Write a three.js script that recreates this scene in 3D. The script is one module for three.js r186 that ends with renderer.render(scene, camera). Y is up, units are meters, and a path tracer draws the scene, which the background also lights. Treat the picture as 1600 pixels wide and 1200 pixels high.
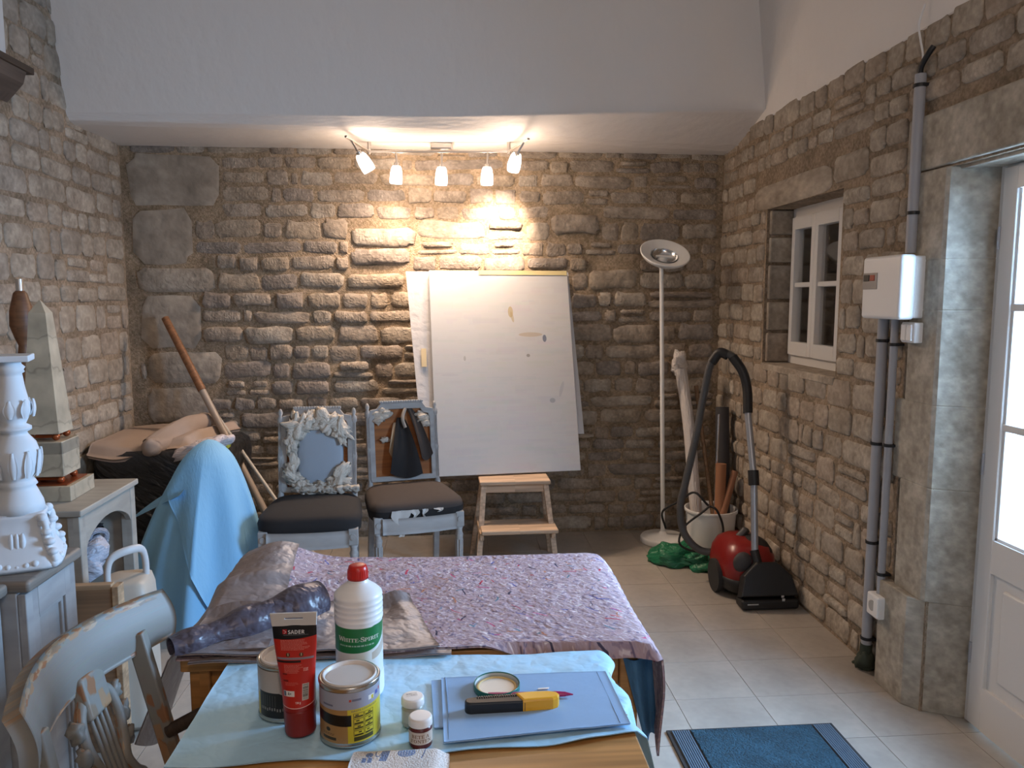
import * as THREE from 'three';
import { RoundedBoxGeometry } from 'three/addons/geometries/RoundedBoxGeometry.js';
import { mergeGeometries } from 'three/addons/utils/BufferGeometryUtils.js';
import { RectAreaLightUniformsLib } from 'three/addons/lights/RectAreaLightUniformsLib.js';
RectAreaLightUniformsLib.init();

// ---------- camera, sky, daylight, exposure ----------
const scene = new THREE.Scene();
const EYE = new THREE.Vector3(0, 1.52, 0), YAW = 4.36 * Math.PI / 180, PITCH = 6.37 * Math.PI / 180, FPX = 1200;
const camera = new THREE.PerspectiveCamera(53.13, 4 / 3, 0.05, 60);
camera.position.copy(EYE);
camera.rotation.order = 'YXZ';
camera.rotation.set(-PITCH, -YAW, 0);
scene.add(camera);
const renderer = new THREE.WebGLRenderer({ antialias: true });
renderer.toneMapping = THREE.LinearToneMapping;
renderer.toneMappingExposure = 1.0;
renderer.shadowMap.enabled = true;
renderer.shadowMap.type = THREE.PCFSoftShadowMap;
scene.background = new THREE.Color().setRGB(0.78, 0.95, 1.06);      // overcast sky outside the glazed door
scene.backgroundIntensity = 2.6;
const DAY = new THREE.Color().setRGB(0.38, 0.64, 1.0);
function daylight(name, w, h, pos, look, power) {                   // the sky seen through one real opening
  const l = new THREE.RectAreaLight(DAY, power, w, h);
  l.name = name; l.position.set(...pos); l.lookAt(...look); scene.add(l);
}
const DOOR_POWER = 66, FRONT_POWER = 3;
daylight('door_daylight', 0.78, 1.3, [2.28, 1.5, -2.02], [0.3, 0.35, -1.98], DOOR_POWER);   // sky light, coming down through the panes
daylight('window_daylight', 1.0, 1.1, [0.9, 1.6, 2.2], [0.9, 1.5, 0], FRONT_POWER);
const LAMP_COLOR = new THREE.Color().setRGB(1.0, 0.74, 0.55), SPOT_CD = 3.2, GLOW_CD = 0.22, PENDANT_CD = 2.8;

// ---------- helpers ----------
let _s = 20240611;
const rnd = () => { _s = (_s + 0x6d2b79f5) | 0; let t = Math.imul(_s ^ (_s >>> 15), 1 | _s); t = (t + Math.imul(t ^ (t >>> 7), 61 | t)) ^ t; return ((t ^ (t >>> 14)) >>> 0) / 4294967296; };
const rr = (a, b) => a + (b - a) * rnd();
const seedTo = (n) => { _s = n | 0; };
const lerp = (a, b, t) => a + (b - a) * t, clamp = (x, a = 0, b = 1) => Math.min(b, Math.max(a, x));
const smooth = (a, b, x) => { const t = clamp((x - a) / (b - a)); return t * t * (3 - 2 * t); };
const hash = (x, y, s) => { let h = Math.imul(x | 0, 374761393) + Math.imul(y | 0, 668265263) + Math.imul(s | 0, 2147483647 ^ 974634) | 0; h = Math.imul(h ^ (h >>> 13), 1274126177); h ^= h >>> 16; return (h >>> 0) / 4294967296; };
function vnoise(x, y, s = 0, p = 0) {                               // value noise, period p when given
  const xi = Math.floor(x), yi = Math.floor(y), fx = x - xi, fy = y - yi, u = fx * fx * (3 - 2 * fx), v = fy * fy * (3 - 2 * fy);
  const m = (a) => (p ? ((a % p) + p) % p : a);
  return lerp(lerp(hash(m(xi), m(yi), s), hash(m(xi + 1), m(yi), s), u), lerp(hash(m(xi), m(yi + 1), s), hash(m(xi + 1), m(yi + 1), s), u), v);
}
function fbm(x, y, s, oct, p = 0) { let a = 0, w = 0.5, t = 0; for (let i = 0; i < oct; i++) { a += w * vnoise(x, y, s + i * 17, p); t += w; x *= 2; y *= 2; p *= 2; w *= 0.5; } return a / t; }
// a photo pixel gives a direction; the distance comes from the plane that the point lies on
function ray(px, py) { return new THREE.Vector3((px - 800) / FPX, -(py - 600) / FPX, -1).applyEuler(new THREE.Euler(-PITCH, -YAW, 0, 'YXZ')); }
function onX(px, py, x) { const d = ray(px, py); return EYE.clone().addScaledVector(d, (x - EYE.x) / d.x); }
function onY(px, py, y) { const d = ray(px, py); return EYE.clone().addScaledVector(d, (y - EYE.y) / d.y); }
function onZ(px, py, z) { const d = ray(px, py); return EYE.clone().addScaledVector(d, (z - EYE.z) / d.z); }

const taken = new Map();
function numbered(n) { const k = taken.get(n) || 0; taken.set(n, k + 1); return k ? n + '_' + String(k).padStart(3, '0') : n; }
function thing(name, label, category, pos = [0, 0, 0], turn = 0, group) {
  const o = new THREE.Group(); o.name = numbered(name); o.position.set(...pos); o.rotation.y = turn;
  o.userData = { label, category }; if (group) o.userData.group = group;
  scene.add(o); return o;
}
function struct(name, label, category) { const o = new THREE.Group(); o.name = name; o.userData = { kind: 'structure', label, category }; scene.add(o); return o; }
function clean(g) {
  g = g.index ? g.toNonIndexed() : g;
  if (!g.attributes.uv) g.setAttribute('uv', new THREE.BufferAttribute(new Float32Array(g.attributes.position.count * 2), 2));
  for (const k of Object.keys(g.attributes)) if (!['position', 'normal', 'uv'].includes(k)) g.deleteAttribute(k);
  return g;
}
function part(name, geos, mat, parent, label) {
  const list = Array.isArray(geos) ? geos : [geos];
  const g = list.length > 1 ? mergeGeometries(list.map(clean)) : list[0];
  const m = new THREE.Mesh(g, mat); m.name = name; m.castShadow = m.receiveShadow = true;
  if (label) m.userData.label = label;
  if (parent) parent.add(m);
  return m;
}
function single(name, geos, mat, label, category, pos = [0, 0, 0], turn = 0, group) {   // a thing that is one mesh
  const m = part(numbered(name), geos, mat, scene); m.position.set(...pos); m.rotation.y = turn;
  m.userData = { label, category }; if (group) m.userData.group = group; return m;
}
function boxUV(g, s = 1) {                                          // uv in metres from the dominant side of each face
  g = g.index ? g.toNonIndexed() : g;
  const p = g.attributes.position, uv = new Float32Array(p.count * 2), a = new THREE.Vector3(), b = new THREE.Vector3(), c = new THREE.Vector3();
  for (let i = 0; i < p.count; i += 3) {
    a.fromBufferAttribute(p, i); b.fromBufferAttribute(p, i + 1); c.fromBufferAttribute(p, i + 2);
    const n = b.clone().sub(a).cross(c.clone().sub(a)), x = Math.abs(n.x), y = Math.abs(n.y), z = Math.abs(n.z);
    [a, b, c].forEach((q, k) => {
      const [u, v] = x > y && x > z ? [q.z, q.y] : y > z ? [q.x, q.z] : [q.x, q.y];
      uv[(i + k) * 2] = u * s; uv[(i + k) * 2 + 1] = v * s;
    });
  }
  g.setAttribute('uv', new THREE.BufferAttribute(uv, 2)); return g;
}
const at = (g, x, y, z) => g.translate(x, y, z);
function bx(w, h, d, x = 0, y = 0, z = 0, r = 0.003, seg = 2) {     // centred box with rounded edges
  const m = Math.min(w, h, d) / 2 * 0.98;
  return boxUV(r > 0 ? new RoundedBoxGeometry(w, h, d, seg, Math.min(r, m)) : new THREE.BoxGeometry(w, h, d)).translate(x, y, z);
}
const span = (x0, x1, y0, y1, z0, z1, r = 0) => bx(x1 - x0, y1 - y0, z1 - z0, (x0 + x1) / 2, (y0 + y1) / 2, (z0 + z1) / 2, r);
// frames without overlapping faces: uprights full height, rails between them (in the y-z plane, x thick; or x-y plane, z thick)
function frameYZ(xa, xb, y0, y1, z0, z1, st, rt, rb, r = 0.004) { return [span(xa, xb, y0, y1, z0, z0 + st, r), span(xa, xb, y0, y1, z1 - st, z1, r), span(xa, xb, y1 - rt, y1, z0 + st - 0.001, z1 - st + 0.001), span(xa, xb, y0, y0 + rb, z0 + st - 0.001, z1 - st + 0.001)]; }
const cyl = (r0, r1, h, x = 0, y = 0, z = 0, n = 24) => new THREE.CylinderGeometry(r0, r1, h, n).translate(x, y, z);
const lathe = (pts, n = 32) => new THREE.LatheGeometry(pts.map(([r, y]) => new THREE.Vector2(Math.max(r, 1e-4), y)), n);
const V = (x, y, z) => new THREE.Vector3(x, y, z);
function tube(pts, r, n = 48, k = 10, closed = false) { return new THREE.TubeGeometry(new THREE.CatmullRomCurve3(pts, closed, 'centripetal'), n, r, k, closed); }
function bar(a, b, r0, r1 = r0, n = 12) {                           // round bar between two points
  const d = b.clone().sub(a), g = new THREE.CylinderGeometry(r1, r0, d.length(), n);
  return g.applyQuaternion(new THREE.Quaternion().setFromUnitVectors(V(0, 1, 0), d.normalize())).translate((a.x + b.x) / 2, (a.y + b.y) / 2, (a.z + b.z) / 2);
}
function beam(a, b, w, t, r = 0.003) {                              // flat bar between two points
  const d = b.clone().sub(a), g = bx(w, d.length(), t, 0, 0, 0, r);
  return g.applyQuaternion(new THREE.Quaternion().setFromUnitVectors(V(0, 1, 0), d.normalize())).translate((a.x + b.x) / 2, (a.y + b.y) / 2, (a.z + b.z) / 2);
}
function sheet(nu, nv, f, thick = 0, us = 1, vs = 1) {               // grid surface f(u, v) -> [x, y, z]; with a thickness it gets a back and rims
  const pos = [], uv = [], idx = [], W = nu + 1;
  for (let j = 0; j <= nv; j++) for (let i = 0; i <= nu; i++) { pos.push(...f(i / nu, j / nv)); uv.push(i / nu * us, j / nv * vs); }
  for (let j = 0; j < nv; j++) for (let i = 0; i < nu; i++) { const a = j * W + i, b = a + 1, c = a + W, d = c + 1; idx.push(a, c, b, b, c, d); }
  const g = new THREE.BufferGeometry();
  g.setAttribute('position', new THREE.Float32BufferAttribute(pos, 3)); g.setAttribute('uv', new THREE.Float32BufferAttribute(uv, 2)); g.setIndex(idx); g.computeVertexNormals();
  if (!thick) return g;
  const n = g.attributes.normal, N = pos.length / 3, p2 = pos.slice(), uv2 = uv.concat(uv), id2 = idx.slice();
  for (let i = 0; i < N; i++) p2.push(pos[i * 3] - n.getX(i) * thick, pos[i * 3 + 1] - n.getY(i) * thick, pos[i * 3 + 2] - n.getZ(i) * thick);
  for (let i = 0; i < idx.length; i += 3) id2.push(idx[i] + N, idx[i + 2] + N, idx[i + 1] + N);
  const rim = []; for (let i = 0; i < nu; i++) rim.push([i + 1, i], [nv * W + i, nv * W + i + 1]);
  for (let j = 0; j < nv; j++) rim.push([j * W, (j + 1) * W], [(j + 1) * W + nu, j * W + nu]);
  for (const [a, b] of rim) id2.push(a, b, a + N, b, b + N, a + N);
  const h = new THREE.BufferGeometry();
  h.setAttribute('position', new THREE.Float32BufferAttribute(p2, 3)); h.setAttribute('uv', new THREE.Float32BufferAttribute(uv2, 2)); h.setIndex(id2); h.computeVertexNormals(); return h;
}
function extrude(pts, depth, bevel = 0, holes = []) {
  const s = new THREE.Shape(pts.map(([x, y]) => new THREE.Vector2(x, y)));
  for (const h of holes) s.holes.push(new THREE.Path(h.map(([x, y]) => new THREE.Vector2(x, y))));
  return new THREE.ExtrudeGeometry(s, { depth, bevelEnabled: bevel > 0, bevelThickness: bevel, bevelSize: bevel, bevelOffset: -bevel, bevelSegments: 2, curveSegments: 8 });
}
function blob(rx, ry, rz, bump, seed, n = 3, freq = 2.2) {           // lumpy closed form
  const g = new THREE.IcosahedronGeometry(1, n), p = g.attributes.position, nn = g.attributes.normal;
  for (let i = 0; i < p.count; i++) {
    const x = p.getX(i), y = p.getY(i), z = p.getZ(i);
    const k = 1 + bump * ((vnoise(x * freq + 9, y * freq + z * 1.7 + 5, seed) + vnoise(z * freq + 3, x * 1.3 - y * freq + 7, seed + 5) + 0.5 * vnoise(x * freq * 3 + 20, (y + z) * freq * 3 + 20, seed + 9)) - 1.25);
    p.setXYZ(i, x * rx * k, y * ry * k, z * rz * k);
  }
  const h = mergeSmooth(g); return h;
}
function mergeSmooth(g) {                                           // average normals of coincident corners
  const p = g.attributes.position, key = new Map(), N = []; g.computeVertexNormals();
  const n = g.attributes.normal, id = [];
  for (let i = 0; i < p.count; i++) { const k = [p.getX(i), p.getY(i), p.getZ(i)].map((v) => Math.round(v * 2e4)).join(); if (!key.has(k)) { key.set(k, N.length); N.push(V(0, 0, 0)); } id.push(key.get(k)); N[id[i]].add(V(n.getX(i), n.getY(i), n.getZ(i))); }
  N.forEach((v) => v.normalize()); for (let i = 0; i < p.count; i++) n.setXYZ(i, N[id[i]].x, N[id[i]].y, N[id[i]].z); return g;
}

// ---------- textures ----------
function dataTex(size, f, srgb = false, rep = 1) {
  const d = new Uint8Array(size * size * 4);
  for (let y = 0; y < size; y++) for (let x = 0; x < size; x++) { const c = f(x / size, y / size), i = (y * size + x) * 4; const [r, g, b] = Array.isArray(c) ? c : [c, c, c]; d[i] = clamp(r) * 255; d[i + 1] = clamp(g) * 255; d[i + 2] = clamp(b) * 255; d[i + 3] = 255; }
  const t = new THREE.DataTexture(d, size, size); t.wrapS = t.wrapT = THREE.RepeatWrapping; t.magFilter = THREE.LinearFilter; t.minFilter = THREE.LinearMipmapLinearFilter; t.generateMipmaps = true;
  if (srgb) t.colorSpace = THREE.SRGBColorSpace; t.repeat.set(rep, rep); t.needsUpdate = true; return t;
}
function canvasTex(w, h, draw, srgb = true) {
  const c = document.createElement('canvas'); c.width = w; c.height = h; draw(c.getContext('2d'), w, h);
  const t = new THREE.CanvasTexture(c); if (srgb) t.colorSpace = THREE.SRGBColorSpace; t.wrapS = t.wrapT = THREE.RepeatWrapping; return t;
}
const T = {};
T.rough = dataTex(512, (u, v) => 0.65 * fbm(u * 8, v * 8, 3, 5, 8) + 0.35 * Math.abs(fbm(u * 16, v * 16, 9, 4, 16) * 2 - 1), false, 2.6);          // chipped stone relief
T.grain = dataTex(512, (u, v) => fbm(u * 48, v * 48, 21, 3, 48), false, 5);
T.stone = dataTex(512, (u, v) => { const a = fbm(u * 5, v * 5, 31, 5, 5), b = fbm(u * 24, v * 24, 37, 3, 24), s = 0.80 + 0.26 * (a - 0.5) + 0.22 * (b - 0.5); return [s, s * (0.985 + 0.03 * a), s * (0.95 + 0.06 * a)]; }, true, 2.2);
T.mortar = dataTex(512, (u, v) => { const a = fbm(u * 6, v * 6, 41, 4, 6), b = fbm(u * 64, v * 64, 47, 2, 64), s = 0.8 + 0.3 * (a - 0.5) + 0.3 * (b - 0.5); return [s, s * 0.98, s * (0.92 + 0.08 * b)]; }, true, 1.5);
T.plaster = dataTex(256, (u, v) => fbm(u * 10, v * 10, 51, 5, 10), false, 1.5);
T.wood = dataTex(512, (u, v) => { const w = fbm(u * 3, v * 24, 61, 4, 0) * 0 + vnoise(u * 4, v * 40, 61, 0), k = fbm(u * 2, v * 96, 67, 3, 0), s = 0.86 + 0.16 * (w - 0.5) + 0.22 * (k - 0.5); return [s, s * 0.97, s * 0.93]; }, true, 1.4);
T.cloth = dataTex(256, (u, v) => 0.5 + 0.25 * Math.sin(u * Math.PI * 2 * 64) * Math.sin(v * Math.PI * 2 * 64) + 0.3 * (fbm(u * 8, v * 8, 71, 3, 8) - 0.5), false, 8);
T.crumple = dataTex(512, (u, v) => Math.abs(fbm(u * 5, v * 5, 81, 4, 5) * 2 - 1) * 0.6 + 0.4 * Math.abs(fbm(u * 9, v * 9, 87, 4, 9) * 2 - 1), false, 2);
T.felt = canvasTex(1024, 1024, (c, w, h) => {                       // recycled-fibre fleece with coloured threads
  seedTo(77); c.fillStyle = 'rgb(178,156,158)'; c.fillRect(0, 0, w, h);
  const cols = [[198, 180, 182], [146, 126, 138], [220, 206, 206], [124, 110, 130], [186, 156, 158], [164, 146, 158], [206, 182, 180], [108, 96, 120], [236, 226, 222], [178, 146, 150]];
  for (let i = 0; i < 9000; i++) {
    const x = rnd() * w, y = rnd() * h, k = cols[Math.floor(rnd() * cols.length)], a = rnd() * 6.3, L = rr(6, 26);
    c.strokeStyle = `rgba(${k[0]},${k[1]},${k[2]},${rr(0.4, 1)})`; c.lineWidth = rr(1.5, 6); c.beginPath(); c.moveTo(x, y); c.quadraticCurveTo(x + Math.cos(a) * L * 0.5 + rr(-4, 4), y + Math.sin(a) * L * 0.5 + rr(-4, 4), x + Math.cos(a) * L, y + Math.sin(a) * L); c.stroke();
  }
  const hot = ['rgba(190,40,60,.85)', 'rgba(200,60,110,.8)', 'rgba(60,70,150,.8)', 'rgba(220,215,215,.85)', 'rgba(190,110,60,.7)', 'rgba(60,110,130,.7)', 'rgba(40,36,60,.8)'];
  for (let i = 0; i < 260; i++) {
    const x = rnd() * w, y = rnd() * h, a = rnd() * 6.3, L = rr(8, 46); c.strokeStyle = hot[Math.floor(rnd() * hot.length)]; c.lineWidth = rr(2, 7);
    c.beginPath(); c.moveTo(x, y); c.bezierCurveTo(x + Math.cos(a) * L * 0.3 + rr(-8, 8), y + Math.sin(a) * L * 0.3 + rr(-8, 8), x + Math.cos(a) * L * 0.7 + rr(-8, 8), y + Math.sin(a) * L * 0.7 + rr(-8, 8), x + Math.cos(a) * L, y + Math.sin(a) * L); c.stroke();
  }
});
T.felt.repeat.set(1.25, 1.25);
T.feltBump = dataTex(512, (u, v) => fbm(u * 40, v * 40, 91, 3, 40), false, 2);
T.worn = canvasTex(1024, 256, (c, w, h) => {                        // grey paint rubbed through to the wood along the edges
  seedTo(5); c.fillStyle = 'rgb(150,152,150)'; c.fillRect(0, 0, w, h);
  for (let i = 0; i < 900; i++) { c.fillStyle = `rgba(${rr(120, 185)},${rr(125, 185)},${rr(125, 180)},.10)`; c.fillRect(rnd() * w, rnd() * h, rr(10, 120), rr(1, 5)); }
  for (let i = 0; i < 120; i++) {
    const x = rnd() * w, y = rnd() < 0.78 ? rr(0, 34) : rr(h - 14, h), r = rr(4, 22);
    c.fillStyle = ['rgba(188,150,112,.8)', 'rgba(206,180,150,.75)', 'rgba(168,104,60,.7)', 'rgba(150,128,104,.7)'][Math.floor(rnd() * 4)];
    c.beginPath(); for (let k = 0; k < 9; k++) { const a = k / 9 * 6.283, q = r * rr(0.5, 1.2); c.lineTo(x + Math.cos(a) * q * 1.9, y + Math.sin(a) * q * 0.55); } c.closePath(); c.fill();
  }
});
T.marble = dataTex(256, (u, v) => { const a = fbm(u * 4, v * 4, 101, 5, 4), b = Math.abs(fbm(u * 3, v * 3, 107, 4, 3) * 2 - 1), s = 0.62 + 0.34 * a + 0.12 * smooth(0.0, 0.1, b); return [s, s * 0.985, s * 0.93]; }, true, 3);
T.paint = dataTex(256, (u, v) => { const a = fbm(u * 4, v * 20, 111, 4, 0), s = 0.9 + 0.2 * (a - 0.5); return [s, s, s]; }, true, 1.5);
T.tile = dataTex(256, (u, v) => { const a = fbm(u * 4, v * 4, 121, 4, 4), b = fbm(u * 40, v * 40, 127, 2, 40), s = 0.9 + 0.14 * (a - 0.5) + 0.06 * (b - 0.5); return [s, s * 0.99, s * 0.97]; }, true, 1.2);
T.pile = dataTex(256, (u, v) => fbm(u * 64, v * 64, 131, 2, 64), false, 4);
T.pileCol = dataTex(256, (u, v) => { const s = 0.82 + 0.4 * (fbm(u * 5, v * 5, 141, 4, 5) - 0.5) + 0.3 * (fbm(u * 60, v * 60, 143, 2, 60) - 0.5); return [s, s, s]; }, true, 3);

// ---------- materials ----------
const rgb = (r, g, b) => new THREE.Color().setRGB(r, g, b);
const mat = (color, roughness = 0.6, o = {}) => { const { metal = 0, ...rest } = o; return new THREE.MeshPhysicalMaterial({ color: color.isColor ? color : new THREE.Color(color), roughness, metalness: metal, side: THREE.DoubleSide, ...rest }); };
const M = {};
M.mortarBack = mat(rgb(0.50, 0.395, 0.275), 0.95, { map: T.mortar, bumpMap: T.grain, bumpScale: 0.004 });
M.mortarSide = mat(rgb(0.46, 0.365, 0.265), 0.95, { map: T.mortar, bumpMap: T.grain, bumpScale: 0.003 });
const stoneSet = (list, bump) => list.map(([r, g, b]) => mat(rgb(r, g, b), 0.92, { map: T.stone, bumpMap: T.rough, bumpScale: bump }));
M.stoneBack = stoneSet([[0.54, 0.45, 0.375], [0.49, 0.405, 0.335], [0.58, 0.50, 0.425], [0.46, 0.385, 0.335], [0.56, 0.46, 0.365], [0.42, 0.36, 0.32]], 0.009);
M.stoneSide = stoneSet([[0.61, 0.52, 0.435], [0.56, 0.475, 0.395], [0.65, 0.565, 0.48], [0.59, 0.485, 0.40], [0.53, 0.455, 0.39]], 0.004);
M.ashlar = mat(rgb(0.66, 0.60, 0.52), 0.9, { map: T.stone, bumpMap: T.rough, bumpScale: 0.003 });
M.plaster = mat(rgb(0.76, 0.725, 0.69), 0.9, { bumpMap: T.plaster, bumpScale: 0.004 });
M.slab = mat(rgb(0.36, 0.33, 0.30), 0.9);
M.tile = [[0.47, 0.435, 0.395], [0.455, 0.42, 0.382], [0.485, 0.45, 0.408]].map((c) => mat(rgb(...c), 0.42, { map: T.tile }));
M.white = mat(rgb(0.78, 0.78, 0.76), 0.45);
M.joinery = mat(rgb(0.74, 0.735, 0.72), 0.4);
M.whitePlastic = mat(rgb(0.80, 0.80, 0.79), 0.35);
M.glass = new THREE.MeshPhysicalMaterial({ color: 0xffffff, roughness: 0.02, transmission: 1, thickness: 0, ior: 1.5, side: THREE.DoubleSide });
M.black = mat(rgb(0.012, 0.012, 0.013), 0.5);
M.blackRubber = mat(rgb(0.02, 0.02, 0.021), 0.75);
M.pipe = mat(rgb(0.36, 0.37, 0.40), 0.5);
M.nickel = mat(rgb(0.55, 0.52, 0.49), 0.32, { metal: 1 });
M.chrome = mat(rgb(0.72, 0.74, 0.76), 0.2, { metal: 1 });
M.beech = mat(rgb(0.55, 0.29, 0.10), 0.45, { map: T.wood });
M.paleWood = mat(rgb(0.66, 0.50, 0.37), 0.55, { map: T.wood });
M.darkWood = mat(rgb(0.06, 0.04, 0.028), 0.55, { map: T.wood });
M.brownWood = mat(rgb(0.22, 0.10, 0.045), 0.5, { map: T.wood });
M.tanBoard = mat(rgb(0.30, 0.20, 0.125), 0.7, { map: T.wood });
M.tanEdge = mat(rgb(0.52, 0.38, 0.25), 0.7, { map: T.wood });
M.chairGrey = mat(rgb(0.30, 0.31, 0.31), 0.6, { map: T.paint });
M.blueSheet = mat(rgb(0.24, 0.52, 0.78), 0.75, { bumpMap: T.crumple, bumpScale: 0.0015 });
M.tableSheet = mat(rgb(0.40, 0.66, 0.84), 0.6, { bumpMap: T.crumple, bumpScale: 0.006 });
M.felt = mat(rgb(0.90, 0.85, 0.86), 0.95, { map: T.felt, bumpMap: T.feltBump, bumpScale: 0.004 });
M.film = mat(rgb(0.26, 0.22, 0.215), 0.42, { bumpMap: T.crumple, bumpScale: 0.008 });
M.filmDark = mat(rgb(0.085, 0.075, 0.10), 0.35, { bumpMap: T.crumple, bumpScale: 0.012 });
M.binbag = mat(rgb(0.018, 0.02, 0.024), 0.28, { bumpMap: T.crumple, bumpScale: 0.02 });
// ---------- the room ----------
const XL = -1.97, XR = 1.71, ZB = -4.85, XO = 1.95, ZF = 1.9, HS = 2.42, HR = 2.52, HT = 3.75;

// stones: a handful of shapes per proportion, shared by all walls
function stoneShape(aspect, rough, seed) {
  const us = aspect > 1.6 ? [-1, -1, -0.84, -0.4, 0.3, 0.82, 1, 1] : [-1, -1, -0.74, 0.05, 0.76, 1, 1], vs = [-1, -1, -0.62, 0.58, 1, 1];
  const pos = [], uv = [], idx = [], W = us.length, H = vs.length;
  const n = (a, b, k) => vnoise(a * 1.9 + 11.3 * seed, b * 1.9 + 4.1 * k, seed * 13 + k) - 0.5;
  for (let j = 0; j < H; j++) for (let i = 0; i < W; i++) {
    const u = us[i], v = vs[j], base = i === 0 || j === 0 || i === W - 1 || j === H - 1;
    const eu = Math.abs(u) > 0.99, ev = Math.abs(v) > 0.99;
    let x = u * 0.5 * aspect, y = v * 0.5;
    if (eu && ev) { x -= Math.sign(u) * (0.07 + 0.12 * rough * (0.5 + n(u, v, 7))); y -= Math.sign(v) * (0.07 + 0.12 * rough * (0.5 + n(u, v, 8))); }
    x += n(u * 1.7, v * 1.7, 1) * 0.16 * rough + (eu ? n(v, u, 2) * 0.14 * rough : 0); y += n(u * 2.1, v * 2.1, 3) * 0.16 * rough + (ev ? n(u * 2.2, v, 4) * 0.16 * rough : 0);
    let z = base ? 0 : eu || ev ? 0.42 + 0.3 * n(u * 2, v * 2, 5) : 0.86 + (0.16 + 0.55 * rough) * n(u * 2.4, v * 2.4, 6);
    pos.push(x, y, z); uv.push(x * 0.11 + seed * 0.37, y * 0.11 + seed * 0.61);
  }
  for (let j = 0; j < H - 1; j++) for (let i = 0; i < W - 1; i++) { const a = j * W + i, b = a + 1, c = a + W, d = c + 1; idx.push(a, b, c, b, d, c); }
  const g = new THREE.BufferGeometry(); g.setAttribute('position', new THREE.Float32BufferAttribute(pos, 3)); g.setAttribute('uv', new THREE.Float32BufferAttribute(uv, 2)); g.setIndex(idx); g.computeVertexNormals(); return g;
}
const ASPECTS = [0.8, 1.2, 1.7, 2.4, 3.4];
const shapesOf = (rough, s0, k) => ASPECTS.map((a) => Array.from({ length: k }, (_, i) => ({ a, g: stoneShape(a, rough, s0 + i * 3 + Math.round(a * 10)) })));
const ROUGH = shapesOf(1, 1, 6), NEAT = shapesOf(0.5, 200, 5);
function layStones(wall, o) {
  seedTo(o.seed);
  const list = [], lift = o.lift || (() => 1);
  for (const [u0, u1, v0, v1, d = 0.02, neat] of o.given || []) list.push({ u: (u0 + u1) / 2, v: (v0 + v1) / 2, w: u1 - u0, h: v1 - v0, d, neat, turn: 0 });
  const gaps = [...(o.gaps || []), ...(o.given || []).map(([a, b, c, d]) => [a - 0.012, b + 0.012, c - 0.012, d + 0.012])];
  let v = o.v0 + 0.01;
  while (v < o.v1 - 0.03) {
    let h = Math.min(rr(...o.course) * (o.grow ? o.grow(v) : 1), o.v1 - v); const mid = v + h / 2;
    let free = [[o.u0, o.u1]];
    for (const [a, b, c, d] of gaps) if (c < mid + h * 0.32 && d > mid - h * 0.32) free = free.flatMap(([p, q]) => (b <= p || a >= q ? [[p, q]] : [[p, a], [b, q]].filter(([s, e]) => e - s > 0.045)));
    for (const [p, q] of free) {
      let u = p;
      while (u < q - 0.03) {
        let w = rr(...o.length) * (rnd() < 0.16 ? 0.55 : rnd() < 0.12 ? 1.5 : 1); if (q - u - w < o.length[0] * 0.6) w = q - u;
        w = Math.min(w, q - u);
        const j = rr(0.6, 1.25) * o.joint;
        if (rnd() < o.split && w > 0.12) {                          // two thin stones in one course
          const k = rr(0.4, 0.6) * h;
          list.push({ u: u + w / 2, v: v + k / 2, w: w - j, h: k - j * 0.8, d: rr(...o.proud) * lift(v), turn: rr(-1, 1) * o.tilt });
          list.push({ u: u + w / 2 + rr(-0.01, 0.01), v: v + (k + h) / 2, w: (w - j) * rr(0.7, 1), h: h - k - j * 0.8, d: rr(...o.proud), turn: rr(-1, 1) * o.tilt });
        } else list.push({ u: u + w / 2, v: mid + rr(-1, 1) * h * 0.06, w: w - j, h: (h - j) * rr(0.86, 1.02), d: rr(...o.proud) * lift(v), turn: rr(-1, 1) * o.tilt });
        u += w;
      }
    }
    v += h;
  }
  list.sort((a, b) => b.w * b.h * (o.seen ? o.seen(b.u, b.v) : 1) - a.w * a.h * (o.seen ? o.seen(a.u, a.v) : 1));
  const rest = [];
  list.forEach((s, k) => {
    const set = s.neat ? NEAT : o.shapes, want = s.w / s.h, row = set.reduce((p, q) => (Math.abs(Math.log(q[0].a / want)) < Math.abs(Math.log(p[0].a / want)) ? q : p)), pick = row[Math.floor(rnd() * row.length)];
    const m = new THREE.Mesh(pick.g, s.neat && o.neatMat ? o.neatMat : o.mats[Math.floor(rnd() * o.mats.length)]);
    m.position.set(...o.place(s.u, s.v)); m.rotation.set(0, o.turn, 0); m.rotateZ(s.turn); m.scale.set(s.w / pick.a, s.h, s.d); m.castShadow = m.receiveShadow = true; m.name = 'stone';
    if (k < 300) wall.add(m); else { m.updateMatrix(); rest.push(m); }
  });
  if (rest.length) {
    const g = mergeGeometries(rest.map((m) => clean(m.geometry.clone()).applyMatrix4(m.matrix)));
    const r = part('small_stones', g, o.mats[0], wall); r.userData.kind = 'stuff';
  }
  console.log(wall.name, list.length, 'stones');
}

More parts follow.
